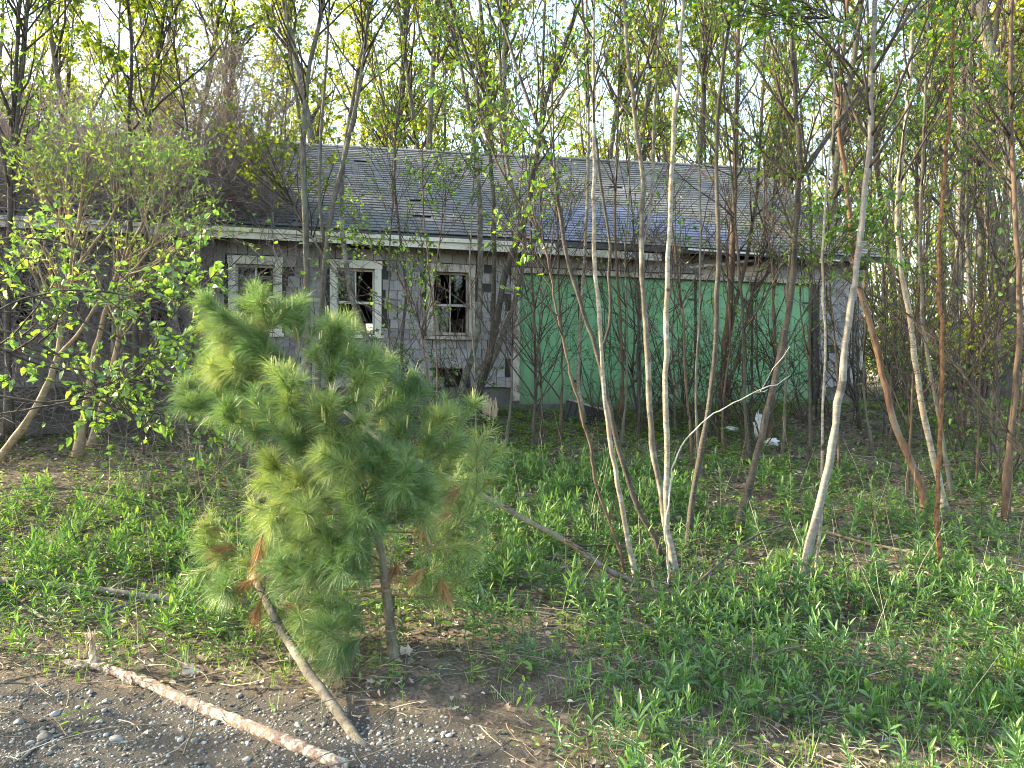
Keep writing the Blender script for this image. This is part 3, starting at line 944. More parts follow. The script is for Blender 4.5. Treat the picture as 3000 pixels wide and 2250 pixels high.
tree('bare_sapling', 'bone white barkless stem bending far to the side at the birch foot', 'sapling', [T(t6, (9, 4), D=d4 - .25)], 'twig_pale', None, (1, .6, .9, .10, .25), b2=1, tw=0, twig='twig_pale')
t7 = [(2012, 1630), (2028, 1457), (2046, 1357), (2077, 1231), (2090, 1097), (2097, 962), (2104, 781), (2106, 645), (2095, 452), (2108, 271), (2122, 136), (2149, 0)]
tree('young_tree', 'dark speckled sapling with a split brown foot, next past the white birches', 'tree', [T(t7, (26, 10))], 'bark_dark', 'mid', (14, .4, 1, .4, 1.2), lv=1)
t8 = [(2125, 1210), (2118, 1052), (2136, 916), (2145, 781), (2149, 645), (2155, 450), (2160, 200), (2165, 0)]
t8b = [(2120, 1100), (2150, 900), (2190, 760), (2215, 600), (2230, 400), (2240, 150), (2245, 20)]
t8c = [(2130, 1150), (2175, 1000), (2200, 880), (2240, 700), (2270, 560), (2285, 380)]
tree('young_tree', 'stout brown trunk with several stems close to the garage wall', 'tree', [T(t8, (32, 14), D=10.4), T(t8b, (18, 8), D=10.4, float=1), T(t8c, (15, 7), D=10.3, float=1)], 'bark_brown', 'mid', (16, .25, 1, .5, 1.5), lv=1)
t9 = [(2155, 1570), (2177, 1502), (2208, 1366), (2254, 1188), (2289, 1029), (2312, 916), (2325, 781), (2332, 678), (2339, 565), (2348, 497), (2334, 362), (2325, 181), (2312, 0)]
t9b = [(2346, 520), (2384, 452), (2443, 371), (2511, 289), (2588, 158), (2642, 72), (2700, -10)]
t9c = [(2289, 1040), (2330, 960), (2375, 890), (2400, 820), (2470, 700)]
d9 = GD(*t9[0])
tree('young_tree', 'rough dark trunk sending one long black limb diagonally up to the right', 'tree', [T(t9, (34, 17)), T(t9b, (21, 10), D=d9, float=1), T(t9c, (9, 4), D=d9, float=1)], 'bark_dark', 'mid', (12, .35, 1, .4, 1.2), lv=2)
t10 = [(2345, 1725), (2378, 1573), (2418, 1415), (2441, 1297), (2457, 1179), (2470, 1052), (2488, 916), (2502, 826), (2515, 749), (2527, 610), (2542, 520), (2551, 362), (2551, 181), (2565, 0)]
t10b = [(2546, 140), (2497, 77), (2407, 41), (2350, 0)]
d10 = GD(*t10[0])
tree('young_tree', 'smooth pale grey trunk slanting past the garage corner', 'tree', [T(t10, (36, 21)), T(t10b, (10, 7), D=d10, float=1, noext=1)], 'bark_smooth', 'mid', (12, .4, 1, .4, 1.1), lv=2)
t11 = [(2384, 1715), (2398, 1604), (2410, 1455), (2406, 1297), (2412, 1130), (2423, 1052), (2416, 916), (2409, 826), (2411, 690), (2418, 560), (2438, 430), (2443, 270), (2438, 0)]
tree('birch_tree', 'very thin white birch stem rising beside the slanting grey trunk', 'birch', [T(t11, (14, 7), birch=1)], 'bark_birch', 'mid', (10, .45, 1, .3, .9), lv=1)
t12 = [(2722, 1510), (2686, 1384), (2630, 1273), (2583, 1100), (2574, 1052), (2560, 984), (2533, 894), (2518, 835), (2506, 790), (2497, 746), (2484, 565), (2466, 430), (2452, 339), (2470, 158), (2486, 0)]
tree('dead_tree', 'leaning dead brown trunk with flaking bark crossing behind the grey trunk', 'dead tree', [T(t12, (32, 12))], 'bark_dead', None, (10, .4, 1, .3, 1.0), lv=0)
t13 = [(2772, 1500), (2741, 1360), (2709, 1242), (2693, 1139), (2678, 1052), (2669, 962), (2660, 894), (2640, 803), (2631, 690), (2624, 640), (2633, 520), (2651, 384), (2669, 181), (2678, 0)]
tree('birch_tree', 'white birch right of the house, curving, bark peeling at its foot', 'birch', [T(t13, (30, 16), birch=1)], 'bark_birch', 'mid', (14, .4, 1, .5, 1.3), lv=2)
t13b = [(2800, 1500), (2770, 1350), (2745, 1200), (2715, 1050), (2700, 900), (2692, 700), (2700, 500), (2712, 250), (2720, 0)]
tree('young_tree', 'slim grey sapling just behind the peeling birch and the rust-coloured stem', 'tree', [T(t13b, (18, 9), D=7.2)], 'bark_grey', 'mid', (12, .4, 1, .5, 1.2), lv=2)
t14 = [(2762, 1725), (2745, 1573), (2745, 1415), (2753, 1258), (2760, 1188), (2764, 1007), (2748, 826), (2753, 713), (2757, 600), (2764, 520), (2778, 407), (2787, 271), (2796, 0)]
tree('young_tree', 'thin rust brown stem standing upright right of the peeling birch', 'tree', [T(t14, (21, 11))], 'bark_rust', 'mid', (12, .5, 1, .4, 1.2), lv=3)
t15 = [(2946, 1525), (2954, 1336), (2972, 1165), (2990, 1007), (2990, 826), (2972, 600), (2960, 300), (2965, 0)]
tree('young_tree', 'dark trunk at the right edge of the picture', 'tree', [T(t15, (28, 13))], 'bark_brown', 'mid', (14, .3, 1, .5, 1.3), lv=2)
t15b = [(2850, 1330), (2840, 1200), (2850, 1050), (2845, 900), (2830, 700), (2835, 400), (2850, 0)]
t15c = [(2700, 1220), (2770, 1160), (2820, 1100), (2840, 1010)]
tree('young_tree', 'grey-brown trunk with a low slanting limb in the wood beyond the house corner', 'tree', [T(t15b, (26, 12), D=10.5), T(t15c, (17, 12), D=10.5, float=1)], 'bark_grey', 'yellow', (14, .3, 1, .6, 1.6), lv=1)
# drooping bare limb across the right side
t16 = [(2330, 680), (2400, 745), (2479, 821), (2570, 873), (2655, 916), (2750, 989), (2778, 1038), (2859, 1142), (2931, 1233), (3010, 1335), (3090, 1450), (3140, 1560)][::-1]
tree('bare_sapling', 'long bare brown stem arching across in front of the right-hand trunks', 'sapling', [T(t16, (11, 5), D=5.6)], 'bark_dark', None, (10, .15, 1, .3, .8), b2=4, tw=3)

# thin twiggy saplings standing all through the stand
for i in range(24):
    px = [1130, 1290, 1480, 1560, 1640, 1820, 1870, 2030, 2060, 2200, 2250, 2290, 2370, 2460, 2560, 2600, 2660, 2710, 2800, 2860, 2900, 2930, 2970, 1390][i]
    D = rng.uniform(6.2, 10.2)
    X0 = (px - 1500) / F * D; z0 = float(ground(X0, D))
    y0 = 1125 + (EYE - z0) / D * F
    top = rng.uniform(-60, 420); sw = rng.normal(0, 55); q = []
    n_ = 9; wx = 0.0
    for k in range(n_):
        f_ = k / (n_ - 1); wx += rng.normal(0, 9)
        q.append((px + sw * f_ * f_ + wx * (k > 0), y0 + (top - y0) * f_))
    tree('thin_sapling', 'thin twiggy sapling with few leaves among the trees in front of the house', 'sapling', [T(q, (rng.uniform(8, 15), 4), D=D)], ['bark_dark', 'bark_brown', 'bark_grey'][i % 3], 'mid',
         (11, .12, 1, .5, 1.5), b2=4, tw=3, lv=1, lf=.62, group='thin saplings in front of the house', up=.1, l2=(.25, .7), l3=(.1, .35))

for i in range(6, 26):
    px = rng.uniform(1420, 2480) if i < 12 else rng.uniform(2480, 3020)
    D = rng.uniform(8.8, 11.0) if i < 12 else rng.uniform(7.5, 15.0)
    X0 = (px - 1500) / F * D; z0 = float(ground(X0, D))
    y0 = 1125 + (EYE - z0) / D * F
    top = rng.uniform(250, 720) if i < 12 else rng.uniform(-80, 350); sw = rng.normal(0, 110); q = []; wx = 0.0
    for k in range(8):
        f_ = k / 7; wx += rng.normal(0, 10)
        q.append((px + sw * f_ * f_ + wx * (k > 0), y0 + (top - y0) * f_))
    tree('bare_sapling', 'thin leafless sapling of dark twigs in the thicket round the garage', 'sapling', [T(q, (rng.uniform(7, 13), 3), D=D, noext=1)], ['bark_dark', 'bark_brown', 'bark_dark', 'bark_grey'][i % 4], None,
         (9, .06, 1, .5, 1.3), b2=4, tw=3, lv=0, group='thin leafless saplings round the garage', up=.06, l2=(.25, .8), l3=(.1, .4), ang=(.4, 1.1))

# --- central clump between the windows and the garage
dc = GD(1359, 1265)
ca = [(1359, 1265), (1386, 1198), (1409, 1134), (1431, 1049), (1454, 958), (1467, 868), (1476, 800), (1505, 740), (1542, 633), (1570, 475), (1592, 316), (1620, 226), (1692, 23)]
ca2 = [(1575, 440), (1590, 290), (1593, 150), (1597, 0)]
ca3 = [(1440, 1010), (1446, 880), (1447, 750), (1447, 565), (1434, 430), (1398, 253), (1350, 110), (1316, 0)]
tree('young_tree', 'dark mossy many-stemmed tree leaning right between the third window and the garage', 'tree', [T(ca, (36, 16)), T(ca2, (14, 8), D=dc, float=1), T(ca3, (22, 11), D=dc, float=1)], 'bark_dark', 'mid', (14, .35, 1, .5, 1.3), lv=2)
cb = [(1330, 1225), (1345, 1150), (1372, 1080), (1395, 1017), (1404, 936), (1409, 800), (1407, 700), (1402, 497), (1384, 384), (1357, 226), (1325, 90), (1300, 0)]
tree('young_tree', 'pale grey slanting trunk just left of the dark mossy clump', 'tree', [T(cb, (30, 12))], 'bark_lichen', 'mid', (14, .4, 1, .5, 1.2), lv=2)
cc = [(1385, 1215), (1404, 1130), (1449, 1053), (1487, 944), (1519, 853), (1537, 774), (1541, 672), (1500, 560), (1470, 380), (1465, 226), (1466, 0)]
tree('young_tree', 'grey stem crossing the garage corner board, behind the dark mossy clump', 'tree', [T(cc, (26, 11))], 'bark_grey', 'mid', (14, .45, 1, .5, 1.2), lv=2)
cd = [(1708, 1215), (1690, 1130), (1697, 1050), (1700, 950), (1706, 840), (1712, 760), (1720, 600), (1725, 380), (1722, 150), (1720, 0)]
tree('birch_tree', 'whitish birch trunk close to the garage, before the first door gap', 'birch', [T(cd, (20, 12), birch=1, D=10.2)], 'bark_birch', 'mid', (12, .45, 1, .5, 1.3), lv=1)
ce = [(1820, 1190), (1825, 1080), (1820, 950), (1810, 850), (1800, 640), (1808, 400), (1815, 100), (1818, 0)]
tree('young_tree', 'thin red-brown sapling standing close before the second green door', 'tree', [T(ce, (14, 7), D=9.6)], 'bark_brown', 'mid', (14, .35, 1, .4, 1.2), lv=1)

# --- trees before the windowed wall
da = 9.0
tree('young_tree', 'straight grey trunk between the first and second clear windows', 'tree', [T([(903, 1230), (901, 998), (901, 916), (899, 794), (897, 672), (890, 542), (886, 384), (899, 226), (931, 90), (945, 0)], (34, 19), D=da), T([(890, 420), (860, 250), (845, 100), (840, 0)], (13, 8), D=da, float=1)], 'bark_grey', 'dark', (16, .45, 1, .6, 1.7), lv=2, flat=.5)
tree('young_tree', 'second grey trunk tight beside the straight one, forking below the eaves', 'tree', [T([(925, 1230), (942, 916), (950, 794), (954, 713), (962, 652), (985, 560), (1020, 420), (1060, 220), (1085, 0)], (28, 13), D=da + .4), T([(952, 720), (930, 600), (940, 420), (955, 200), (965, 0)], (16, 9), D=da + .4, float=1)], 'bark_grey', 'dark', (16, .45, 1, .6, 1.8), lv=3, flat=.5)
tf = [(1133, 1140), (1092, 1030), (1060, 961), (1031, 888), (1019, 827), (1015, 774), (1003, 692), (997, 550), (1015, 400), (1040, 250), (1070, 100), (1090, 0)]
tf2 = [(1015, 830), (974, 794), (938, 733), (885, 652), (850, 580), (800, 500)]
tree('young_tree', 'mottled trunk leaning left across the middle window with a long low limb', 'tree', [T(tf, (27, 13), D=9.6), T(tf2, (13, 6), D=9.6, float=1)], 'bark_lichen', 'dark', (14, .4, 1, .6, 1.9), lv=2, flat=.5, lf=.6)
tree('young_tree', 'slender dark sapling with layered leaves against the sky above the ridge', 'tree', [T([(1185, 1170), (1170, 1000), (1195, 880), (1180, 760), (1165, 640), (1150, 480), (1170, 300), (1190, 120), (1200, 0)], (14, 8), D=9.8)], 'bark_dark', 'dark', (18, .4, 1, .7, 2.0), lv=3, flat=.6, lf=.6)
tree('young_tree', 'thin bare-stemmed sapling right of the third window with a spray of leaves', 'tree', [T([(1265, 1220), (1250, 1080), (1235, 970), (1200, 880), (1160, 800), (1110, 740), (1060, 690)], (10, 4), D=8.4), T([(1235, 970), (1270, 850), (1290, 700), (1310, 560), (1345, 420)], (7, 3), D=8.4, float=1)], 'bark_brown', 'mid', (9, .35, 1, .4, 1.0), lv=2)

# --- trees at the left
tree('young_tree', 'dark twin-stemmed tree at the left edge above the tangled vines', 'tree', [T([(25, 1250), (20, 900), (28, 650), (32, 520), (36, 400), (40, 300), (50, 150), (58, 0)], (30, 15), D=8.8), T([(33, 520), (54, 316), (70, 180), (84, 0)], (18, 10), D=8.8, float=1), T([(30, 560), (-10, 400), (-30, 250), (-40, 60)], (14, 8), D=8.8, float=1)], 'bark_dark', 'mid', (18, .3, 1, .6, 1.6), lv=2)
tree('young_tree', 'tall grey trunk rising through the vine-covered part of the roof', 'tree', [T([(400, 1150), (390, 800), (378, 560), (380, 353), (384, 226), (389, 136), (371, 0)], (24, 13), D=9.2)], 'bark_dark', 'dark', (18, .4, 1, .6, 1.7), lv=2)
tree('young_tree', 'dark trunk with crooked limb beside the vine-covered roof, right of the tall grey one', 'tree', [T([(425, 1150), (428, 800), (432, 560), (438, 353), (452, 181), (470, 113), (488, 0)], (28, 14), D=9.3), T([(560, 1150), (575, 700), (560, 420), (530, 250), (500, 130), (510, 0)], (13, 7), D=9.5, float=1)], 'bark_dark', 'dark', (18, .4, 1, .6, 1.7), lv=2)
tree('young_tree', 'thin straight sapling left of the tall grey trunk', 'tree', [T([(330, 1150), (335, 700), (338, 340), (348, 180), (352, 0)], (14, 8), D=9.0)], 'bark_grey', 'far', (16, .4, 1, .5, 1.5), lv=2)
tan_a = [(-60, 1420), (0, 1337), (77, 1242), (131, 1151), (149, 1106), (172, 1045), (181, 894), (208, 803), (221, 690), (240, 600), (250, 500), (255, 429), (262, 330)]
dta = 7.4
tan_b = [(215, 790), (253, 745), (289, 695), (325, 650), (345, 585), (357, 520), (362, 420)]
tan_c = [(200, 830), (185, 740), (172, 640), (180, 540), (165, 430)]
tan_d = [(172, 1040), (226, 984), (290, 880), (340, 840), (380, 799), (429, 745), (461, 690), (480, 600), (490, 500)]
tree('leafy_tree', 'tan-stemmed young tree with bright pale leaves, leaning in from the left edge', 'tree', [T(tan_a, (36, 9), D=dta), T(tan_b, (13, 6), D=dta - .1, float=1), T(tan_c, (12, 5), D=dta + .2, float=1), T(tan_d, (16, 5), D=dta - .25, float=1)], 'bark_tan', 'olive', (13, .45, 1, .3, 1.0), b2=4, tw=2, lv=3, twig='twig_tan', up=.1)
tree('leafy_tree', 'two-trunked tan tree with pale green leaves in front of the vine-hidden window', 'tree', [T([(230, 1312), (253, 1188), (271, 1052), (298, 962), (320, 860), (360, 760), (420, 660), (450, 560), (470, 450)], (33, 7), D=8.3), T([(271, 1280), (307, 1165), (334, 1052), (375, 889), (430, 790), (500, 720), (560, 690)], (28, 6), D=8.2)], 'bark_tan', 'olive', (9, .45, 1, .3, .9), b2=4, tw=2, lv=3, twig='twig_tan', up=.1)

# --- near shrub with large leaves reaching in from the left
sh = [
    [(-330, 1290), (-220, 900), (-120, 800), (60, 845), (180, 910), (300, 970), (410, 1012), (470, 1050), (530, 1120)],
    [(-330, 1300), (-200, 1080), (-80, 1010), (0, 1020), (150, 1060), (280, 1095), (430, 1130), (560, 1120), (650, 1108)],
    [(-330, 1300), (-180, 960), (0, 955), (120, 1010), (260, 1090), (400, 1140), (520, 1165), (600, 1192)],
    [(-330, 1310), (-200, 1200), (-50, 1150), (80, 1175), (200, 1180), (330, 1120), (440, 1060), (480, 960), (560, 850), (620, 790)],
    [(-330, 1310), (-150, 1230), (0, 1215), (180, 1180), (330, 1150), (430, 1190), (520, 1195), (600, 1190)],
    [(-330, 1300), (-180, 870), (-60, 700), (60, 690), (180, 705), (300, 760), (380, 830)],
    [(-330, 1300), (-150, 1020), (30, 880), (160, 850), (300, 850), (420, 870), (520, 930), (600, 960)],
]
tree('leafy_shrub', 'wide shrub of long dark branches with large bright leaves reaching in from the left', 'shrub',
     [T(s, (22 if i < 3 else 12, 5), D=5.3 + .22 * (i % 3), float=(i > 0)) for i, s in enumerate(sh)], 'bark_dark', 'big',
     (6, .38, 1, .25, .7), b2=3, tw=2, lv=2, up=.12, l2=(.12, .4), l3=(.06, .2))
tree('leafy_shrub', 'low slender sprig of large leaves hanging over the brush, left of the pine', 'shrub',
     [T([(420, 1290), (400, 1230), (330, 1240), (300, 1290)], (6, 3), D=5.2), T([(410, 1260), (480, 1180), (560, 1160), (600, 1240)], (5, 3), D=5.2, float=1), T([(405, 1240), (330, 1180), (300, 1130)], (5, 3), D=5.2, float=1)], 'twig_dark', 'big', (7, .2, 1, .12, .4), b2=2, tw=0, lv=3)

# ------------------------------------------------------------------ the leaning white pine in front
def curve_len(C): return np.sum(np.linalg.norm(np.diff(C, axis=1), axis=2), axis=1)

def add_needles(g, C, per_m, L=(.075, .13), w=.0021, t0=.05, ang=(.4, 1.0), droop=.28, rn=(0, 1)):
    ln = curve_len(C)
    n = np.maximum((ln * per_m * (1 - t0)).astype(int), 1)
    pi = np.repeat(np.arange(len(C)), n)
    K = C.shape[1]
    t = rng.uniform(t0, 1.0, len(pi)) ** 0.85 * (K - 1)
    k = np.minimum(t.astype(int), K - 2); f = (t - k)[:, None]
    p = C[pi, k] * (1 - f) + C[pi, k + 1] * f
    tg = nrm(C[pi, k + 1] - C[pi, k])
    a, b = perp_frame(tg)
    th = rng.uniform(0, 2 * np.pi, len(pi))[:, None]
    an = rng.uniform(*ang, len(pi))[:, None]
    d = nrm(tg * np.cos(an) + (np.cos(th) * a + np.sin(th) * b) * np.sin(an) + np.array([0, 0, .10]))
    up = rng.standard_normal((len(pi), 3))
    Ls = rng.uniform(*L, len(pi))
    base = rng.uniform(rn[0], rn[1], len(C))[pi]
    r = np.clip(base + rng.normal(0, .16, len(pi)), 0, 1)
    g.leaves(p, d, up, Ls, w, 'needle', 0, rng.uniform(.05, 2 * droop, len(pi)), rnd=r)

DP = GD(1155, 1935)
pine_loc = P(1155, 1935, DP)
pine = thing('pine_tree', 'small leaning white pine with soft long needles in the foreground', 'pine', pine_loc)
ptr = [(1155, 1950), (1142, 1820), (1131, 1729), (1124, 1662), (1106, 1558), (1060, 1478), (1038, 1392), (979, 1306), (943, 1234), (916, 1185), (862, 1080), (780, 1012), (690, 950), (590, 880)]
poff = [0, 0, 0, 0, 0, .02, .05, .06, .06, .05, .04, .02, 0, 0]
pc = resample([P(x, y, DP + o) for (x, y), o in zip(ptr, poff)], 40)
pr = np.interp(np.linspace(0, 1, 40), [0, .05, .3, .6, .8, 1], [.036, .030, .021, .0155, .009, .004])
g = Geo(); g.tubes(pc, pr, 10, jit=.04)
g.obj('trunk', 'bark_pine', pine, pine_loc, smooth=True)
PB = [
    ([(1060, 1473), (988, 1401), (900, 1330), (848, 1288), (790, 1235)], 0, -.35, .9),
    ([(1106, 1555), (1000, 1555), (930, 1553), (880, 1525)], 0, -.34, .7),
    ([(1106, 1560), (1050, 1580), (1010, 1600), (940, 1650)], 0, -.25, .7),
    ([(1128, 1690), (1070, 1697), (1005, 1697), (900, 1685), (820, 1678)], 0, -.28, .5),
    ([(1128, 1725), (1050, 1728), (960, 1722), (870, 1695), (785, 1675), (700, 1620), (640, 1570)], 0, .1, .35),
    ([(1135, 1800), (1080, 1815), (980, 1835), (870, 1828)], 0, -.3, .6),
    ([(1138, 1820), (1060, 1870), (970, 1885)], 0, -.4, .7),
    ([(1124, 1680), (1200, 1640), (1300, 1590), (1370, 1510), (1400, 1440), (1400, 1370), (1390, 1310)], 0, -.12, .45),
    ([(1130, 1740), (1230, 1750), (1310, 1745), (1345, 1700)], 0, -.1, .3),
    ([(1106, 1550), (1130, 1450), (1135, 1380), (1120, 1345), (1075, 1325)], 0, -.12, .6),
    ([(1038, 1400), (1110, 1320), (1150, 1250), (1190, 1190), (1195, 1120)], 0, .2, .7),
    ([(916, 1185), (950, 1160), (985, 1110), (1010, 1040), (990, 950)], 0, .1, .85),
    ([(916, 1185), (960, 1150), (975, 1080), (950, 1020), (935, 995)], 0, -.12, .85),
    ([(900, 1190), (800, 1185), (700, 1200), (600, 1190), (560, 1180)], 0, .05, .8),
    ([(880, 1150), (790, 1115), (720, 1080), (650, 1055)], 0, -.02, .95),
    ([(890, 1160), (800, 1140), (700, 1130), (580, 1120)], 0, .12, .9),
    ([(979, 1306), (880, 1260), (780, 1235), (700, 1240)], 0, -.2, .9),
    ([(1060, 1478), (960, 1460), (850, 1470), (790, 1485)], 0, -.22, .8),
    ([(1060, 1478), (1180, 1440), (1280, 1420), (1390, 1400)], 0, .3, .7),
    ([(1000, 1340), (1080, 1250), (1110, 1170), (1100, 1110)], 0, .25, .8),
    ([(1106, 1558), (1200, 1560), (1300, 1555), (1410, 1520)], 0, .22, .45),
    ([(1090, 1530), (980, 1500), (880, 1530), (800, 1550)], 0, .1, .85),
    ([(1131, 1729), (1000, 1760), (900, 1770), (820, 1790)], 0, .22, .6),
    ([(1124, 1662), (960, 1640), (860, 1620), (800, 1610)], 0, .26, .75),
    ([(1050, 1450), (1150, 1380), (1230, 1290), (1280, 1210)], 0, .1, .9),
    ([(1060, 1478), (1160, 1420), (1260, 1350), (1340, 1290), (1350, 1230)], 0, .16, .9),
    ([(1124, 1650), (1040, 1600), (960, 1580), (870, 1590)], 0, -.1, .8),
    ([(1030, 1380), (930, 1390), (850, 1410), (800, 1400)], 0, .05, .85),
    ([(940, 1230), (1010, 1190), (1060, 1140), (1065, 1080)], 0, -.1, .75),
    ([(862, 1080), (800, 1060), (740, 1030), (690, 1020)], 0, .1, .85),
    ([(862, 1080), (880, 1010), (870, 960), (850, 940)], 0, .15, .6),
    ([(780, 1012), (700, 1000), (640, 990)], 0, .1, .8),
    ([(780, 1012), (790, 960), (775, 935)], 0, -.05, .5),
    ([(1124, 1662), (1210, 1690), (1290, 1660), (1330, 1600)], 0, .2, .4),
    ([(1060, 1478), (1075, 1440), (1040, 1390), (1010, 1360)], 0, -.38, .8),
    ([(1106, 1558), (1110, 1530), (1075, 1500), (1040, 1480)], 0, -.40, .8),
    ([(1115, 1610), (1090, 1600), (1060, 1570), (1020, 1545)], 0, -.34, .7),
    ([(1000, 1330), (1010, 1290), (985, 1260), (950, 1240)], 0, -.34, .8),
    ([(1090, 1530), (1130, 1510), (1170, 1490), (1215, 1500)], 0, -.25, .7),
    ([(1040, 1400), (1085, 1400), (1140, 1405), (1190, 1400)], 0, -.22, .8),
    ([(1128, 1690), (1110, 1680), (1070, 1650), (1030, 1640)], 0, -.36, .6),
    ([(960, 1260), (920, 1230), (880, 1190), (840, 1170)], 0, -.3, .8),
    ([(700, 1620), (660, 1640), (620, 1630)], .1, .1, .3),
    ([(785, 1675), (740, 1700), (690, 1720)], .08, -.05, .4),
]
for i, (pts, o0, o1, dens) in enumerate(PB):
    n = len(pts)
    C = resample([P(x, y, DP + .04 + o0 + (o1 - o0) * k / (n - 1)) for k, (x, y) in enumerate(pts)], 14)
    # start exactly on the trunk
    j = np.argmin(np.linalg.norm(pc - C[0], axis=1))
    if o0 == 0: C[0] = pc[j]
    R = np.linspace(.0065, .0024, 14)
    S, SR = spawn(C[None], R[None], 8, .28, .98, (.45, .9), (.17, .36), .0035, 7, .06, .07)
    S2, SR2 = spawn(S, SR, 2, .3, .8, (.4, .7), (.08, .15), .0028, 5, .08, .06)
    b = thing('branch', None, None); b.parent = pine
    g = Geo(); g.tubes(C, R, 6); g.tubes(S, np.maximum(SR, .002), 4); g.tubes(S2, np.maximum(SR2, .0016), 4)
    g.obj('twig', 'pine_twig', b, pine_loc, smooth=True)
    g = Geo()
    tone = .12 + .7 * ((i * 7) % 10) / 10
    per = 1250 * (.25 + .75 * dens) * (1.0 if pts[-1][1] < 1450 else .72)
    add_needles(g, S, per, rn=(tone - .15, tone + .25)); add_needles(g, S2, per, t0=.05, rn=(tone - .1, tone + .3))
    add_needles(g, C[None, 6:], per * .8, rn=(tone, tone + .2))
    g.obj('needles', 'needle', b, pine_loc)
    if pts[-1][1] < 1260:
        g = Geo()
        tips = np.concatenate([C[-1:], S[::3, -1]])
        m = len(tips)
        for _ in range(2):
            tp = tips + rng.normal(0, .006, (m, 3))
            hh = rng.uniform(.03, .075, m)
            d = nrm(np.array([0, 0, 1.0]) + rng.normal(0, .12, (m, 3)))
            cc_ = tp[:, None] + d[:, None] * (np.linspace(0, 1, 4)[None, :, None] * hh[:, None, None])
            g.tubes(cc_, np.array([.0045, .005, .0045, .002])[None] * np.ones((m, 1)), 5)
        tag(g.obj('candles', 'candle', b, pine_loc), kind='stuff')
# leader shoots
C = pc[None, 27:]
S, SR = spawn(C, pr[None, 27:], 9, .2, .97, (.5, .9), (.10, .2), .0035, 7, .03, .06)
b = thing('leader', None, None); b.parent = pine
g = Geo(); g.tubes(S, np.maximum(SR, .002), 4); g.obj('twig', 'pine_twig', b, pine_loc, smooth=True)
g = Geo(); add_needles(g, C, 3000, rn=(.3, .6)); add_needles(g, S, 1900, rn=(.15, .6)); g.obj('needles', 'needle', b, pine_loc)
g = Geo()
for k in range(3):
    t_ = pc[-1] + rng.normal(0, .006, 3)
    g.tubes(np.stack([t_, t_ + (0, 0, .03), t_ + (-.004, 0, .06)]), np.array([.005, .005, .002]), 5)
g.obj('candle', 'candle', b, pine_loc)
# dead brown tufts
for (x, y, dx, dy, off) in [(770, 1560, -20, 110, -.1), (760, 1690, -60, 30, -.1), (660, 1560, -60, -30, .12), (700, 1600, -70, 10, .1), (1360, 1420, -50, 40, 0), (1230, 1490, 10, 70, -.05),
                            (1285, 1680, 20, 60, -.1), (1165, 1640, -10, 40, -.15), (1250, 1655, -40, 40, -.1), (1340, 1500, -80, 20, .1), (770, 1740, -20, 60, 0), (820, 1770, 60, 10, .05), (790, 925, -30, 30, .05)]:
    C = resample([P(x, y, DP + off), P(x + dx * .5, y + dy * .5, DP + off), P(x + dx, y + dy, DP + off)], 6)[None]
    b = thing('dead_tuft', None, None); b.parent = pine
    g = Geo(); g.tubes(C, np.linspace(.003, .002, 6)[None], 4); g.obj('twig', 'pine_twig', b, pine_loc)
    g = Geo(); add_needles(g, C, 1500, (.06, .09), droop=.5, ang=(.3, .9)); g.obj('needles', 'needle_dead', b, pine_loc)

# ------------------------------------------------------------------ fallen wood
def fallen(name, label, cat, pts, w, mat, lift=0.02, D=None, b1=None, twig=None, sides=10, jit=.05, follow=True):
    q = []
    for i, p in enumerate(pts):
        if len(p) == 3: q.append(P(*p))
        elif D is not None: q.append(P(p[0], p[1], D))
        else:
            d = GD(p[0], p[1]); q.append(P(p[0], p[1], d) + (0, 0, lift))
    C = resample(q, max(16, 4 * len(q)))
    Dm = np.mean([c[1] for c in C])
    R = np.linspace(w[0], w[1], len(C)) / F * C[:, 1] / 2
    base = C[0].copy()
    o = thing(name, label, cat, base)
    g = Geo(); g.tubes(C, R, sides, jit=jit); g.obj('trunk', mat, o, base, smooth=True)
    if b1:
        A, AR = spawn(C[None], R[None], b1[0], .1, .95, (.5, 1.1), (b1[1], b1[2]), .01, 7, .02, .12)
        B, BR = spawn(A, AR, 4, .2, .95, (.4, .9), (.1, .3), .004, 5, .02, .15)
        g = Geo(); g.tubes(A, AR, 5); g.tubes(B, np.maximum(BR, .0015), 3); tag(g.obj('sprays', twig or mat, o, base, smooth=True), kind='stuff')
    return o, C, R, base
# big peeling log at the road edge
o, C, R, base = fallen('fallen_log', 'peeling pale log with splintered end lying on the gravel', 'log',
    [(224, 1962), (282, 1958), (347, 1985), (452, 2022), (524, 2058), (615, 2096), (705, 2133), (800, 2172), (905, 2215), (1010, 2262)], (27, 40), 'dead_log', lift=.022, jit=.12, sides=14)
g = Geo()
st = resample([C[2] + (0, 0, .01), C[2] + (-.012, .01, .06), C[2] + (-.022, .01, .11), C[2] + (.0, .01, .165)], 10)
g.tubes(st, np.array([.026, .025, .023, .020, .018, .015, .012, .010, .007, .003]), 9, jit=.2)
for k in range(26):
    p0 = st[rng.integers(1, 9)] + rng.normal(0, .010, 3)
    d = nrm(np.array([rng.normal(0, .5), rng.normal(0, .3), 1.0]))
    g.tubes(np.stack([p0, p0 + d * .03, p0 + d * rng.uniform(.045, .075)]), np.array([.005, .0035, .001]), 4)
g.obj('broken_stub', 'dead_wood', o, base)
g = Geo()
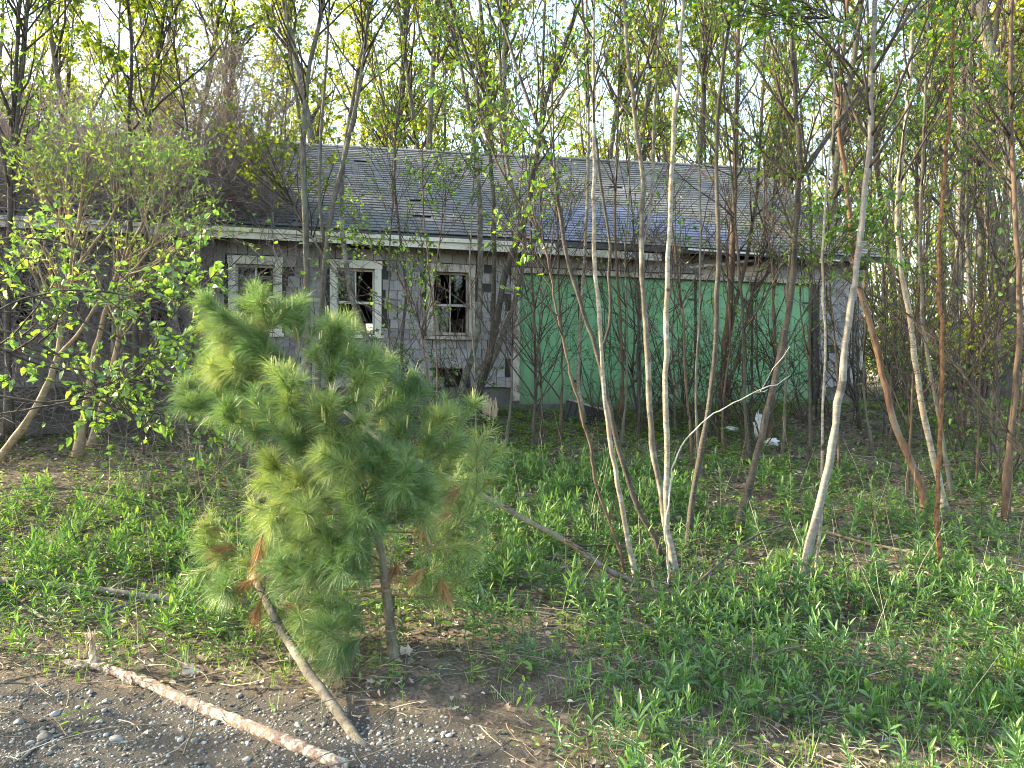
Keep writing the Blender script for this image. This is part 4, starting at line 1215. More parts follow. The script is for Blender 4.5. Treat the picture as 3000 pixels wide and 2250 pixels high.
for k in range(46):
    i = rng.integers(0, 3) if k < 18 else rng.integers(3, len(C) - 14)
    a_ = rng.uniform(0, 6.28)
    p0 = C[i] + R[i] * np.array([.25 * math.cos(a_), -abs(.8 * math.cos(a_)), .95 * abs(math.sin(a_))])
    ax = nrm(C[i + 1] - C[i]) if k >= 18 else nrm(C[0] - C[2] + rng.normal(0, .03, 3))
    ln = rng.uniform(.04, .12)
    g.leaves(p0[None], (ax + rng.normal(0, .25, 3))[None], np.array([[0, -1.0, .5]]), ln, rng.uniform(.008, .02), 'lance', .3, rng.uniform(-.1, .25))
tag(g.obj('bark_flakes', 'dead_wood', o, base), kind='stuff')

fallen('fallen_pole', 'straight grey-brown dead pole leaning out from under the pine to the road', 'pole', [(745, 1690, 4.35), (771, 1743, 4.2), (812, 1824, 3.98), (857, 1897, 3.80), (907, 1978, 3.60), (961, 2046, 3.45), (1035, 2150, 3.25), (1115, 2262, 3.05)], (22, 33), 'bark_lichen', b1=(3, .06, .15))
fallen('fallen_branch', 'long broken birch limb slanting down behind the pine to the birch feet', 'branch', [(1010, 1205, 5.65), (1083, 1266, 5.55), (1133, 1306, 5.45), (1205, 1338, 5.35), (1314, 1405, 5.25), (1445, 1466, 5.15), (1526, 1516, 5.1), (1616, 1561, 5.03), (1693, 1606, 4.98), (1734, 1638, 4.95), (1788, 1678, 4.92), (1842, 1696, 4.9), (1888, 1723, 4.85)], (11, 18), 'bark_grey', b1=(9, .2, .7), twig='twig_dark')
fallen('fallen_branch', 'thick grey limb lying behind the pine, under the broken birch limb', 'branch', [(1130, 1370, 5.7), (1180, 1365, 5.68), (1240, 1350, 5.62), (1290, 1335, 5.6)], (24, 18), 'bark_smooth')
fallen('fallen_log', 'slender weathered grey log half hidden in weeds at the left', 'log', [(-60, 1712), (27, 1717), (136, 1728), (316, 1746), (407, 1760), (597, 1782), (700, 1800)], (24, 17), 'bark_smooth', lift=.035, b1=(4, .1, .3))
fallen('fallen_branch', 'forked thin grey stick lying among weeds below the weathered log', 'branch', [(90, 1800), (150, 1842), (250, 1826), (330, 1800), (430, 1765), (520, 1730), (600, 1690)], (11, 5), 'bark_smooth', lift=.03, b1=(3, .12, .3))
fallen('fallen_branch', 'dark crooked branch rising over the sunny weeds at the left', 'branch', [(200, 1650), (237, 1590), (240, 1600), (330, 1560), (420, 1540), (520, 1515), (640, 1470)], (9, 4), 'bark_dark', lift=.10, b1=(7, .2, .6))
fallen('fallen_branch', 'thin straight brown stick lying right of the pine base', 'branch', [(1440, 1800), (1560, 1805), (1700, 1830), (1830, 1865), (1900, 1880)], (8, 4), 'bark_grey', lift=.03)
fallen('fallen_branch', 'dark bent branch rising low from the weeds right of the birches', 'branch', [(2040, 1710, 4.7), (2120, 1640, 4.75), (2160, 1600, 4.8), (2230, 1560, 4.85), (2310, 1530, 4.9)], (9, 4), 'bark_dark', b1=(4, .15, .4))
fallen('fallen_branch', 'pale dry stick lying in the leaf litter left of the rust-brown stem', 'branch', [(2420, 1568), (2520, 1600), (2600, 1615), (2680, 1632), (2850, 1665), (2990, 1690)], (10, 6), 'bark_tan', lift=.03)
fallen('fallen_branch', 'long pale dry stalk lying across the front weeds, right of the birches', 'branch', [(2030, 1818), (2130, 1800), (2240, 1795), (2340, 1780), (2450, 1740)], (9, 4), 'twig_tan', lift=.04)
fallen('fallen_branch', 'thin twig lying on the dirt just behind the splintered log', 'branch', [(470, 2004), (560, 1998), (640, 1975), (700, 1966)], (7, 4), 'twig_tan', lift=.012)
fallen('fallen_branch', 'dry brown stick lying on the gravel, left of the splintered log', 'branch', [(10, 2002), (90, 1985), (150, 1972), (210, 1966)], (6, 4), 'twig_tan', lift=.012)
fallen('fallen_branch', 'grey stick half buried among the front gravel stones', 'branch', [(60, 2235), (110, 2190), (150, 2170), (190, 2155)], (9, 6), 'bark_smooth', lift=.012)

# brush pile left of the pine: many dead arching twigs
def bramble(name, label, cat, n, fn, rad, mat, K=8, wob=.2, up=-.03, L=(.5, 1.4), sub=3, leaf=None, lv=0, base=None):
    p0, d0 = fn(n)
    ln = rng.uniform(*L, n)
    C = np.empty((n, K, 3)); C[:, 0] = p0; d = nrm(d0)
    for i in range(1, K):
        d = nrm(d + np.array([0, 0, up]) + wob * rng.standard_normal((n, 3)))
        C[:, i] = C[:, i - 1] + d * (ln / (K - 1))[:, None]
    R = rng.uniform(rad[0], rad[1], n)[:, None] * np.linspace(1, .45, K)[None]
    base = p0[0] if base is None else np.array(base)
    o = thing(name, label, cat, base)
    g = Geo(); g.tubes(C, R, 3)
    g.obj('stems', mat, o, base, smooth=True)
    if sub:
        S, SR = spawn(C, R, sub, .15, 1, (.4, 1.1), (.15, .5), rad[0] * .8, 4, 0, .24)
        g = Geo(); g.tubes(S, np.maximum(SR, .0025), 3)
        S2, SR2 = spawn(S, SR, 1 if n > 300 else 2, .2, 1, (.4, 1.1), (.08, .3), rad[0] * .6, 3, 0, .22)
        g.tubes(S2, np.maximum(SR2, .002), 3)
        tag(g.obj('twigs', mat, o, base, smooth=True), kind='stuff')
        if leaf:
            g = Geo(); add_leaves(g, S, lv, LEAF[leaf]); add_leaves(g, S2, lv, LEAF[leaf]); g.obj('leaves', LEAF[leaf]['mat'], o, base)
    return o
def brush(n):
    px = rng.uniform(420, 820, n); py = rng.uniform(1290, 1520, n)
    p = np.array([P(a, b, GD(a, b + 40)) for a, b in zip(px, py)])
    d = np.stack([rng.choice([-1, 1], n) * rng.uniform(.4, 1, n), rng.normal(0, .4, n), rng.uniform(-.05, .7, n)], -1)
    return p, d
bramble('brush_pile', 'pile of dead grey branches and twigs on the ground left of the pine', 'brush pile', 75, brush, (.003, .0075), 'bark_grey', L=(.5, 1.5), wob=.14, up=-.05, sub=3)
# vines that swallow the left half of the house
def vines_wall(n):
    s = rng.uniform(-9, -4.3, n); s = np.where(rng.random(n) < .07, rng.uniform(-5, -2.6, n), s)
    t = rng.random(n)
    p = np.array([H(a, -.06 - .35 * rng.random(), 1.0 + 2.7 * b) for a, b in zip(s, t)])
    d = np.stack([rng.normal(0, .7, n), rng.normal(-.15, .25, n), rng.normal(.3, .6, n)], -1)
    return p, d
bramble('vine_tangle', 'mass of leafless grey-brown vines covering the left end of the house wall', 'vines', 1500, vines_wall, (.0045, .009), 'twig_vine', L=(.6, 2.0), wob=.28, up=-.02, sub=2, base=H(-6, -.2, 1.0))
def vines_roof(n):
    s = -9.2 + 5.6 * rng.random(n) ** 1.3; t = rng.random(n) ** 1.2 * np.clip(1.0 - (s + 9.2) / 9, .2, 1)
    p = np.array([H(*roof_pt(a, min(b, .98), .02 + .75 * rng.random() ** 1.5)) for a, b in zip(s, t)])
    d = np.stack([rng.normal(0, .8, n), rng.normal(-.1, .4, n), rng.normal(.25, .6, n)], -1)
    return p, d
bramble('vine_tangle', 'dense tangle of bare vines heaped over the left part of the roof', 'vines', 2300, vines_roof, (.0045, .009), 'twig_vine', L=(.5, 1.7), wob=.3, up=-.02, sub=2, base=H(-6.5, 0, 3.8))
def vines_tower(n):
    s = rng.normal(-4.4, .55, n); z = rng.uniform(3.6, 6.2, n)
    p = np.array([H(a, .2 + rng.normal(0, .4), b) for a, b in zip(s, z)])
    d = np.stack([rng.normal(0, .6, n), rng.normal(0, .4, n), rng.normal(.4, .6, n)], -1)
    return p, d
bramble('vine_tangle', 'tall drooping heap of bare vines hanging in the trees at the roof', 'vines', 800, vines_tower, (.004, .008), 'twig_vine', L=(.5, 1.5), wob=.3, up=-.04, sub=2, base=H(-4.4, .2, 3.7))
# bare shrubs before the green doors
BS = [
      (1780, 1205, 10.6, 'leafless twiggy shrub in front of the second green door'), (1850, 1215, 10.0, 'leafless shrub just left of the straight birch, at the doors'),
      (2000, 1210, 10.5, 'leafless twiggy shrub right of the straight birch, at the doors'), (2060, 1230, 9.8, 'leafless bush before the third green door'),
      (2180, 1215, 10.6, 'dense leafless bush before the fourth green door'), (2230, 1260, 9.4, 'leafless dark-stemmed bush beside the white rubbish'),
      (2380, 1220, 10.8, 'leafless bush at the right end of the green doors'), (2470, 1225, 10.6, 'leafless bush under the broken house corner'),
      (1300, 1230, 9.6, 'leafless twiggy shrub under the third window'), (1180, 1235, 9.4, 'leafless shrub by the foundation hole near the leaning trunk'),
      (2620, 1250, 10.0, 'leafless tangled bush just beyond the house corner'), (2800, 1300, 9.0, 'leafless tangled thicket behind the rust-brown stem'),
      (2900, 1380, 7.6, 'leafless thicket of thin twigs near the right edge')]
for (px, py, D, lab) in BS:
    b = P(px, py, D); b[2] = ground(b[0], b[1])
    def fn(n, b=b):
        p = b + np.stack([rng.normal(0, .12, n), rng.normal(0, .12, n), np.full(n, -.03)], -1)
        p[:, 2] = ground(p[:, 0], p[:, 1]) - .02
        return p, np.stack([rng.normal(0, .38, n), rng.normal(0, .25, n), np.ones(n)], -1)
    tall = 2.6 if px > 1700 else 2.0
    bramble('bare_shrub', lab, 'shrub', 12, fn, (.005, .011), 'twig_dark', K=11, wob=.13, up=.02, L=(1.2, tall), sub=9, base=b, leaf='mid' if px % 20 == 0 else None, lv=1)

# ------------------------------------------------------------------ rubbish by the garage
def at_ground(px, py):
    d = GD(px, py); return P(px, py, d)
b = at_ground(1690, 1235)
tub = thing('plastic_tub', 'black plastic tub tipped over with a pale lid, before the green doors', 'tub', b)
g = Geo()
L_, W_, H_ = .58, .34, .27
top = [(0, 0), (L_, 0), (L_, W_), (0, W_)]
for k, (z0, z1, gr0, gr1) in enumerate([(0, H_, .0, .03)]):
    lo = [(x + (gr1 if x == 0 else -gr1), y + (gr1 if y == 0 else -gr1), z0) for x, y in top]
    hi = [(x, y, z1) for x, y in top]
    g.hexa(lo + hi)
for x in np.linspace(.06, L_ - .06, 6):
    g.box((x - .008, -.012, .02), (x + .008, .02, H_ - .02))
g.box((-.015, -.015, H_ - .03), (L_ + .015, W_ + .015, H_ + .002))
o = g.obj('tub_body', 'black_plastic', tub)
g = Geo()
g.box((.03, -.01, H_ + .004), (L_ + .05, W_ + .01, H_ + .03)); g.box((.10, .05, H_ + .031), (L_ - .05, W_ - .05, H_ + .045))
g.obj('lid', 'trim_worn', tub)
tub.rotation_euler = (math.radians(-12), math.radians(16), math.radians(-12))
tub.location = b + np.array([-.22, 0, .06])
b = at_ground(1560, 1190)
pl = thing('plank', 'rotting whitish board leaning on rubble beside the black tub', 'plank', b + np.array([0, 0, .06]))
g = Geo(); g.box((-.42, -.07, 0), (.44, .07, .09)); g.box((-.40, -.06, .091), (.15, .06, .12)); g.obj('board', 'trim', pl)
pl.rotation_euler = (0.25, math.radians(24), math.radians(-8))
b = at_ground(1435, 1225)
st_ = thing('rotten_stump', 'splintered orange-brown rotten stump left of the black tub', 'stump', b)
g = Geo()
for k in range(26):
    a_ = rng.uniform(0, 6.28); r_ = .09 * math.sqrt(rng.random())
    p0 = b + (r_ * math.cos(a_), r_ * math.sin(a_), -.05)
    hgt = rng.uniform(.12, .42)
    g.tubes(np.stack([p0, p0 + (rng.normal(0, .02), 0, hgt * .5), p0 + (rng.normal(0, .04), 0, hgt)]), np.array([.035, .028, .006]), 5, jit=.2)
g.obj('splinters', 'dead_wood', st_, b)
for (px, py, lab, s_) in [(2222, 1285, 'crumpled white plastic bag standing by the dark trunk', (.06, .05, .16)), (2262, 1305, 'small white plastic scrap lying right of the crumpled bag', (.09, .06, .045)), (2140, 1262, 'flat white plastic scrap in the weeds beside the birch', (.10, .06, .03))]:
    b = at_ground(px, py)
    n_, m_ = 9, 14
    th = np.linspace(0, 2 * np.pi, m_, endpoint=False); ph = np.linspace(.02, np.pi - .02, n_)
    V = np.array([[(math.sin(p_) * math.cos(t_), math.sin(p_) * math.sin(t_), math.cos(p_)) for t_ in th] for p_ in ph])
    V *= (1 + .28 * rng.standard_normal((n_, m_, 1)))
    V = V * np.array(s_) + np.array([0, 0, s_[2] * .8])
    idx = np.arange(n_ * m_).reshape(n_, m_); nx = np.roll(idx, -1, 1)
    g = Geo(); g.add(V, np.stack([idx[:-1], idx[1:], nx[1:], nx[:-1]], -1))
    o = g.obj('plastic_bag', 'white_plastic'); o.location = b; tag(o, lab, 'bag')

# ------------------------------------------------------------------ ground cover
def herb_proto(h, nl, ll, seed, spread=1.0, shape='curved'):
    """upright stem with lance leaves spiralling up it"""
    stem, lv = Geo(), Geo()
    top = np.array([rng.normal(0, .03), rng.normal(0, .03), h])
    C = resample([(0, 0, -.02), top * .5 + (rng.normal(0, .01), rng.normal(0, .01), 0), top], 6)
    stem.tubes(C, np.linspace(.0028, .0013, 6), 4)
    t = np.sort(rng.uniform(.12, 1.0, nl)); ang = np.arange(nl) * 2.4 + rng.uniform(0, 6)
    k = np.minimum((t * 5).astype(int), 4); f = (t * 5 - k)[:, None]
    p = C[k] * (1 - f) + C[k + 1] * f
    el = .25 + 1.0 * t ** 2 + rng.normal(0, .12, nl)
    d = np.stack([np.cos(ang) * np.cos(el), np.sin(ang) * np.cos(el), np.sin(el)], -1)
    L = ll * (.55 + .75 * np.sin(np.clip(t, 0, .9) * 2.6)) * rng.uniform(.8, 1.2, nl)
    up = np.tile([0, 0, 1.0], (nl, 1)) - d * .3
    r = np.clip(.15 + .65 * t ** 2 + rng.normal(0, .12, nl), 0, 1)
    lv.leaves(p, d, up, L, L * rng.uniform(.17, .24, nl) * spread, shape, .30, rng.uniform(.15, .5, nl) * (1.1 - t), rnd=r)
    return stem, lv

HP = [herb_proto(rng.uniform(.12, .26), rng.integers(12, 20), rng.uniform(.045, .070), i) for i in range(9)]
HP += [herb_proto(rng.uniform(.08, .18), rng.integers(8, 13), rng.uniform(.035, .055), i, spread=2.6) for i in range(3)]
HPm = [(s.mesh('stem', 'herb'), l.mesh('leaves', 'herb')) for s, l in HP]

def herb_density(x, y):
    """how thickly the weeds stand at a ground point, read from the photograph"""
    px = 1500 + x / y * F
    z = ground(x, y); py = 1125 + (EYE - z) / y * F
    d = np.zeros_like(x)
    d = np.where((px > 1300) & (py > 1460), .75, d)
    d = np.where((px > 1900) & (py > 1720), 1.0, d)
    d = np.where((px > 1340) & (px < 2000) & (py > 1380) & (py < 1800), 1.0, d)
    d = np.where((px > 1380) & (px < 1700) & (py > 1780), .32, d)
    d = np.where((px > 2050) & (px < 2800) & (py < 1700), .4, d)
    d = np.where((px > 2800) & (py < 1740), .25, d)
    d = np.where((px < 1300) & (py > 1430), .5, d)
    d = np.where((px < 700) & (py > 1440) & (py < 1880), .75, d)
    d = np.where((px < 1350) & (py > 1880), .13, d)
    d = np.where((px > 1000) & (px < 1420) & (py > 1840), .10, d)
    d = np.where((px < 1250) & (py < 1430), .12, d)
    d = d * np.clip(-.1 + 1.9 * (vnoise(x, y, .5, 21) + .5), 0.04, 1.2)
    d = d * (1 - np.clip(grit_amount(x, y) * 1.6, 0, 1))
    return d
cand = 9000
hx = rng.uniform(-4.6, 5.2, cand); hy = 2.75 + 5.6 * rng.random(cand) ** .9
ok = (np.abs(hx) < hy * .74 + .2) & (rng.random(cand) < herb_density(hx, hy) * np.clip(1.25 - (hy - 3) * .10, .4, 1))
hx, hy = hx[ok], hy[ok]
hz = ground(hx, hy)
order = np.argsort(hy)
hx, hy, hz = hx[order], hy[order], hz[order]
NH = 270
for i in range(min(NH, len(hx))):
    o = link('goldenrod_plant', None); o.empty_display_size = .05
    tag(o, 'young green goldenrod stem with narrow pointed leaves among many alike in the front weeds', 'plant', 'goldenrod plants growing in the front weeds')
    o.location = (hx[i], hy[i], hz[i]); o.rotation_euler = (rng.normal(0, .2), rng.normal(0, .2), rng.uniform(0, 6.28))
    s = rng.uniform(.45, 1.2); o.scale = (s, s, s)
    ms, ml = HPm[rng.integers(0, len(HPm))]
    link('stem', ms, o); link('leaves', ml, o)

def scatter_geo(protos, xs, ys, zs, smin, smax, tilt=.12):
    """join many copies of small protos into one Geo"""
    G = Geo()
    k = rng.integers(0, len(protos), len(xs))
    for j, pr_ in enumerate(protos):
        m = np.where(k == j)[0]
        if not len(m): continue
        V = np.concatenate(pr_.v); q = np.concatenate(pr_.q) if pr_.q else None; t = np.concatenate(pr_.t) if pr_.t else None
        r = np.concatenate(pr_.r)
        a = rng.uniform(0, 6.28, len(m)); s = rng.uniform(smin, smax, len(m))
        c, sn = np.cos(a)[:, None], np.sin(a)[:, None]
        X = (V[None, :, 0] * c - V[None, :, 1] * sn) * s[:, None]; Y = (V[None, :, 0] * sn + V[None, :, 1] * c) * s[:, None]; Z = V[None, :, 2] * s[:, None]
        tx, ty = rng.normal(0, tilt, len(m))[:, None], rng.normal(0, tilt, len(m))[:, None]
        X, Y = X + Z * tx, Y + Z * ty
        out = np.stack([X + xs[m][:, None], Y + ys[m][:, None], Z + zs[m][:, None]], -1)
        off = (np.arange(len(m)) * len(V))[:, None, None]
        rr = np.clip(r[None] + rng.normal(0, .10, len(m))[:, None], 0, 1)
        G.add(out.reshape(-1, 3), (q[None] + off).reshape(-1, 4) if q is not None else None, (t[None] + off).reshape(-1, 3) if t is not None else None, rr.ravel())
    return G
both = []
for s_, l_ in [herb_proto(rng.uniform(.12, .26), rng.integers(11, 18), rng.uniform(.045, .070), i, shape='lance') for i in range(9)]:
    g = Geo(); g.v = s_.v + [v for v in l_.v]; n0 = s_.n
    g.q = s_.q + [q + n0 for q in l_.q]; g.qm = s_.qm + l_.qm; g.t = s_.t + [t + n0 for t in l_.t]; g.tm = s_.tm + l_.tm
    g.r = s_.r + l_.r; g.n = s_.n + l_.n
    both.append(g)
tag(scatter_geo(both, hx[NH:], hy[NH:], hz[NH:], .5, 1.2, .2).obj('goldenrod_weeds', 'herb'), 'thick growth of young goldenrod stems further back under the saplings', 'weeds', kind='stuff')

# low bright leafy plants near the house and small ground herbs everywhere
def low_proto(n, L, W, flat, h, shape='ovate'):
    g = Geo()
    a = rng.uniform(0, 6.28, n); r = rng.uniform(0, .06, n)
    p = np.stack([r * np.cos(a), r * np.sin(a), rng.uniform(.01, h, n)], -1)
    el = rng.uniform(-.1, flat, n)
    d = np.stack([np.cos(a) * np.cos(el), np.sin(a) * np.cos(el), np.sin(el)], -1)
    g.leaves(p, d, np.tile([0, 0, 1.], (n, 1)), rng.uniform(L * .6, L * 1.2, n), W, shape, .2, .25)
    return g
lows = [low_proto(7, .04, .022, .9, .09) for _ in range(5)] + [low_proto(9, .055, .012, .8, .13, 'lance') for _ in range(4)] + [low_proto(6, .06, .04, .5, .10) for _ in range(2)]
n = 26000
lx = rng.uniform(-8, 10, n); ly = 3.0 + 11 * rng.random(n) ** .8
px_ = 1500 + lx / ly * F
py_ = 1125 + (EYE - ground(lx, ly)) / ly * F
dens = np.where((py_ < 1430) & (px_ > 1380) & (px_ < 2320), .95, .42)
dens = np.where((px_ > 2650) & (py_ < 1330), .8, dens)
dens = np.where((px_ < 800) & (py_ > 1420), .45, dens)
dens = dens * np.clip(.1 + 1.6 * (vnoise(lx, ly, .6, 31) + .5), 0, 1) * (1 - np.clip(grit_amount(lx, ly) * 1.5, 0, .97))
ok = (np.abs(lx) < ly * .74 + .3) & (rng.random(n) < dens) & (ly < 11.5 + .27 * lx)
lx, ly = lx[ok], ly[ok]
tag(scatter_geo(lows, lx, ly, ground(lx, ly), .6, 1.3).obj('ground_cover', 'herb_bright'), 'low bright green herbs covering the leaf litter up to the house', 'ground cover', kind='stuff')

# grass
def tuft(n, h, sp):
    g = Geo()
    a = rng.uniform(0, 6.28, n); r = sp * np.sqrt(rng.random(n))
    p = np.stack([r * np.cos(a), r * np.sin(a), np.zeros(n) - .01], -1)
    lean = rng.uniform(.05, .45, n)
    d = np.stack([np.cos(a) * lean, np.sin(a) * lean, np.ones(n)], -1)
    g.leaves(p, d, np.stack([np.cos(a), np.sin(a), 0 * a], -1), rng.uniform(h * .6, h * 1.1, n), rng.uniform(.0022, .0045, n), 'blade', 0, rng.uniform(.05, .35, n))
    return g
for (px, py, h, n, sp, lab) in [(2185, 1545, .22, 120, .05, 'upright bright grass tuft right of the speckled sapling'), (2295, 1660, .24, 130, .05, 'bright grass tuft just left of the slanting grey trunk'), (2200, 2035, .15, 160, .06, 'round grass tuft in the front weeds below the bright upright ones'),
                             (2690, 1650, .15, 90, .06, 'spreading grass tuft left of the rust-brown stem'), (2520, 1620, .13, 40, .03, 'small grass tuft right of the thin birch stem'), (1790, 2010, .12, 80, .05, 'sparse grass tuft in the front weeds, middle'),
                             (1880, 1880, .14, 60, .05, 'thin grass tuft below the feet of the white birches'), (2890, 2080, .20, 170, .09, 'thick grass tuft in the lower right corner'), (2960, 1960, .2, 130, .08, 'grass tuft at the right edge of the front weeds')]:
    b = at_ground(px, py)
    o = tuft(n, h, sp).obj('grass_tuft', 'grass'); o.location = b; tag(o, lab, 'grass tuft')
gp = [tuft(5, .12, .02) for _ in range(8)]
n = 9000
gx = rng.uniform(-4, 4.6, n); gy = 2.7 + 4.2 * rng.random(n)
pxg = 1500 + gx / gy * F; pyg = 1125 + (EYE - ground(gx, gy)) / gy * F
dg = np.where((pxg > 1650) & (pyg > 1850), .85, .25)
dg = np.where((pxg > 2300) & (pyg > 1900), 1.0, dg)
dg = np.where(pxg < 900, .5, dg)
dg *= (1 - np.clip(grit_amount(gx, gy) * 2, 0, .99)) * np.clip(.2 + 1.5 * (vnoise(gx, gy, .5, 77) + .5), 0, 1)
ok = (np.abs(gx) < gy * .74) & (rng.random(n) < dg)
tag(scatter_geo(gp, gx[ok], gy[ok], ground(gx[ok], gy[ok]), .5, 1.4, .25).obj('grass', 'grass'), 'fine green grass blades between the weeds', 'grass', kind='stuff')

# dead leaves, dry stalks, twigs
n = 70000
x = rng.uniform(-8, 9, n); y = 2.6 + 12 * rng.random(n) ** 1.25
dl = np.where(grit_amount(x, y) > .5, .10, .9) * np.clip(.25 + 1.4 * (vnoise(x, y, .7, 41) + .5), 0, 1)
ok = (np.abs(x) < y * .76 + .3) & (rng.random(n) < dl) & (y < 11.6 + .27 * x + 60 * (x > 7))
x, y = x[ok], y[ok]; n = len(x)
g = Geo()
L = rng.uniform(.03, .085, n)
a = rng.uniform(0, 6.28, n)
d = np.stack([np.cos(a), np.sin(a), rng.normal(.08, .2, n)], -1)
up = np.stack([rng.normal(0, .35, n), rng.normal(0, .35, n), np.ones(n)], -1)
hf = n // 4
pp = np.stack([x, y, ground(x, y) + rng.uniform(.004, .03, n)], -1); ww = L * rng.uniform(.4, .75, n); dr_ = rng.uniform(-.3, .25, n); rr_ = rng.random(n) ** 1.5; L = L * np.clip(.62 + (y - 3) * .1, .62, 1); ww = ww * np.clip(.62 + (y - 3) * .1, .62, 1)
g.leaves(pp[:hf], d[:hf], up[:hf], L[:hf], ww[:hf], 'maple', .25, dr_[:hf], rnd=rr_[:hf])
g.leaves(pp[hf:], d[hf:], up[hf:], L[hf:] * .8, ww[hf:] * .8, 'ovate', .3, dr_[hf:], rnd=rr_[hf:])
tag(g.obj('leaf_litter', 'litter'), 'brown and pale fallen leaves covering the forest floor', 'leaf litter', kind='stuff')
n = 11000
x = rng.uniform(-5, 6, n); y = 2.7 + 6.5 * rng.random(n) ** 1.1
dl = np.where(grit_amount(x, y) > .5, .12, .75) * np.clip(.2 + 1.5 * (vnoise(x, y, .6, 51) + .5), 0, 1)
ok = (np.abs(x) < y * .76) & (rng.random(n) < dl)
x, y = x[ok], y[ok]; n = len(x)
a = rng.uniform(0, 6.28, n); L = rng.uniform(.06, .30, n)
d = np.stack([np.cos(a), np.sin(a), rng.normal(.05, .12, n)], -1); d = nrm(d)
p0 = np.stack([x, y, ground(x, y) + rng.uniform(.004, .03, n)], -1)
bend = rng.normal(0, .12, (n, 3)) * np.array([1, 1, .4])
C = np.stack([p0, p0 + d * L[:, None] * .33 + bend * L[:, None] * .5, p0 + d * L[:, None] * .67 + bend * L[:, None] * .5, p0 + d * L[:, None]], 1)
C[..., 2] = np.maximum(C[..., 2], ground(C[..., 0], C[..., 1]) + .003)
g = Geo(); g.tubes(C, rng.uniform(.0011, .0028, n)[:, None] * np.array([1, .95, .8, .55])[None], 3)
tag(g.obj('dry_stalks', 'straw'), 'dry straw-coloured stalks and pine straw lying on the ground', 'litter', kind='stuff')
n = 700
x = rng.uniform(-5, 7, n); y = 2.9 + 8 * rng.random(n)
ok = (np.abs(x) < y * .76) & (y < 11.3 + .27 * x)
x, y = x[ok], y[ok]; n = len(x)
p0 = np.stack([x, y, ground(x, y) + .01], -1)
a = rng.uniform(0, 6.28, n); L = rng.uniform(.2, .7, n)
d = nrm(np.stack([np.cos(a), np.sin(a), np.abs(rng.normal(0, .25, n))], -1))
C = np.empty((n, 6, 3)); C[:, 0] = p0
for i in range(1, 6):
    d = nrm(d + rng.normal(0, .14, (n, 3)) * np.array([1, 1, .5])); C[:, i] = C[:, i - 1] + d * (L / 5)[:, None]
C[..., 2] = np.maximum(C[..., 2], ground(C[..., 0], C[..., 1]) + .004)
g = Geo(); R = rng.uniform(.002, .005, n)[:, None] * np.linspace(1, .5, 6)[None]; g.tubes(C, R, 4)
S, SR = spawn(C, R, 2, .3, .9, (.4, .9), (.08, .25), .002, 4, .02, .15); g.tubes(S, SR, 3)
tag(g.obj('dead_twigs', 'bark_grey', smooth=True), 'dead grey twigs strewn over the forest floor', 'twigs', kind='stuff')
# thin upright dead stalks
n = 260
x = rng.uniform(-4, 5.5, n); y = 3.4 + 5.5 * rng.random(n)
ok = (np.abs(x) < y * .74) & (grit_amount(x, y) < .2)
x, y = x[ok], y[ok]; n = len(x)
p0 = np.stack([x, y, ground(x, y) - .01], -1)
d = nrm(np.stack([rng.normal(0, .25, n), rng.normal(0, .25, n), np.ones(n)], -1)); L = rng.uniform(.2, .75, n)
C = np.empty((n, 5, 3)); C[:, 0] = p0
for i in range(1, 5):
    d = nrm(d + rng.normal(0, .07, (n, 3))); C[:, i] = C[:, i - 1] + d * (L / 4)[:, None]
g = Geo(); g.tubes(C, rng.uniform(.0012, .003, n)[:, None] * np.linspace(1, .5, 5)[None], 4)
tag(g.obj('dead_stalks', 'straw', smooth=True), 'thin upright dead stalks standing among the weeds', 'stalks', kind='stuff')

# a few large pale leaves that stand out
for (px, py, L, lab) in [(560, 1985, .10, 'big pale curled oak leaf on the dirt behind the splintered log'), (1195, 1925, .09, 'big pale curled leaf at the foot of the pine')]:
    b = at_ground(px, py)
    g = Geo()
    g.leaves(np.array([[-L * .5, 0, .03]]), np.array([[1, .15, .12]]), np.array([[.1, -.8, .6]]), L, L * .62, 'maple', .4, .1, rnd=np.array([.97]))
    o = g.obj('dead_leaf', 'litter'); o.location = b; tag(o, lab, 'leaf')

# ------------------------------------------------------------------ gravel and stones
def rock(seed):
    r_ = np.random.default_rng(seed)
    t = (1 + 5 ** .5) / 2
    v = nrm(np.array([(-1, t, 0), (1, t, 0), (-1, -t, 0), (1, -t, 0), (0, -1, t), (0, 1, t), (0, -1, -t), (0, 1, -t), (t, 0, -1), (t, 0, 1), (-t, 0, -1), (-t, 0, 1)], float))
    f = np.array([(0, 11, 5), (0, 5, 1), (0, 1, 7), (0, 7, 10), (0, 10, 11), (1, 5, 9), (5, 11, 4), (11, 10, 2), (10, 7, 6), (7, 1, 8), (3, 9, 4), (3, 4, 2), (3, 2, 6), (3, 6, 8), (3, 8, 9), (4, 9, 5), (2, 4, 11), (6, 2, 10), (8, 6, 7), (9, 8, 1)])
    ed = {}; vv = [tuple(q) for q in v]; nf = []
    def mid(i, j):
        k = (min(i, j), max(i, j))
        if k not in ed:
            m = (np.array(vv[i]) + np.array(vv[j])) / 2; vv.append(tuple(m / np.linalg.norm(m))); ed[k] = len(vv) - 1
        return ed[k]
    for a, b, c in f:
        ab, bc, ca_ = mid(a, b), mid(b, c), mid(c, a)
        nf += [(a, ab, ca_), (b, bc, ab), (c, ca_, bc), (ab, bc, ca_)]
    v = np.array(vv)
    for _ in range(5):
        n_ = nrm(r_.standard_normal(3)); dd = v @ n_; cut = r_.uniform(.45, .8)
        v = v - np.clip(dd - cut, 0, None)[:, None] * n_
    v *= np.array([1, r_.uniform(.6, .95), r_.uniform(.45, .75)]) * (1 + .04 * r_.standard_normal((len(v), 1)))
    return v, (f, nf)
rocks = [rock(100 + i) for i in range(8)]
rock_me = []
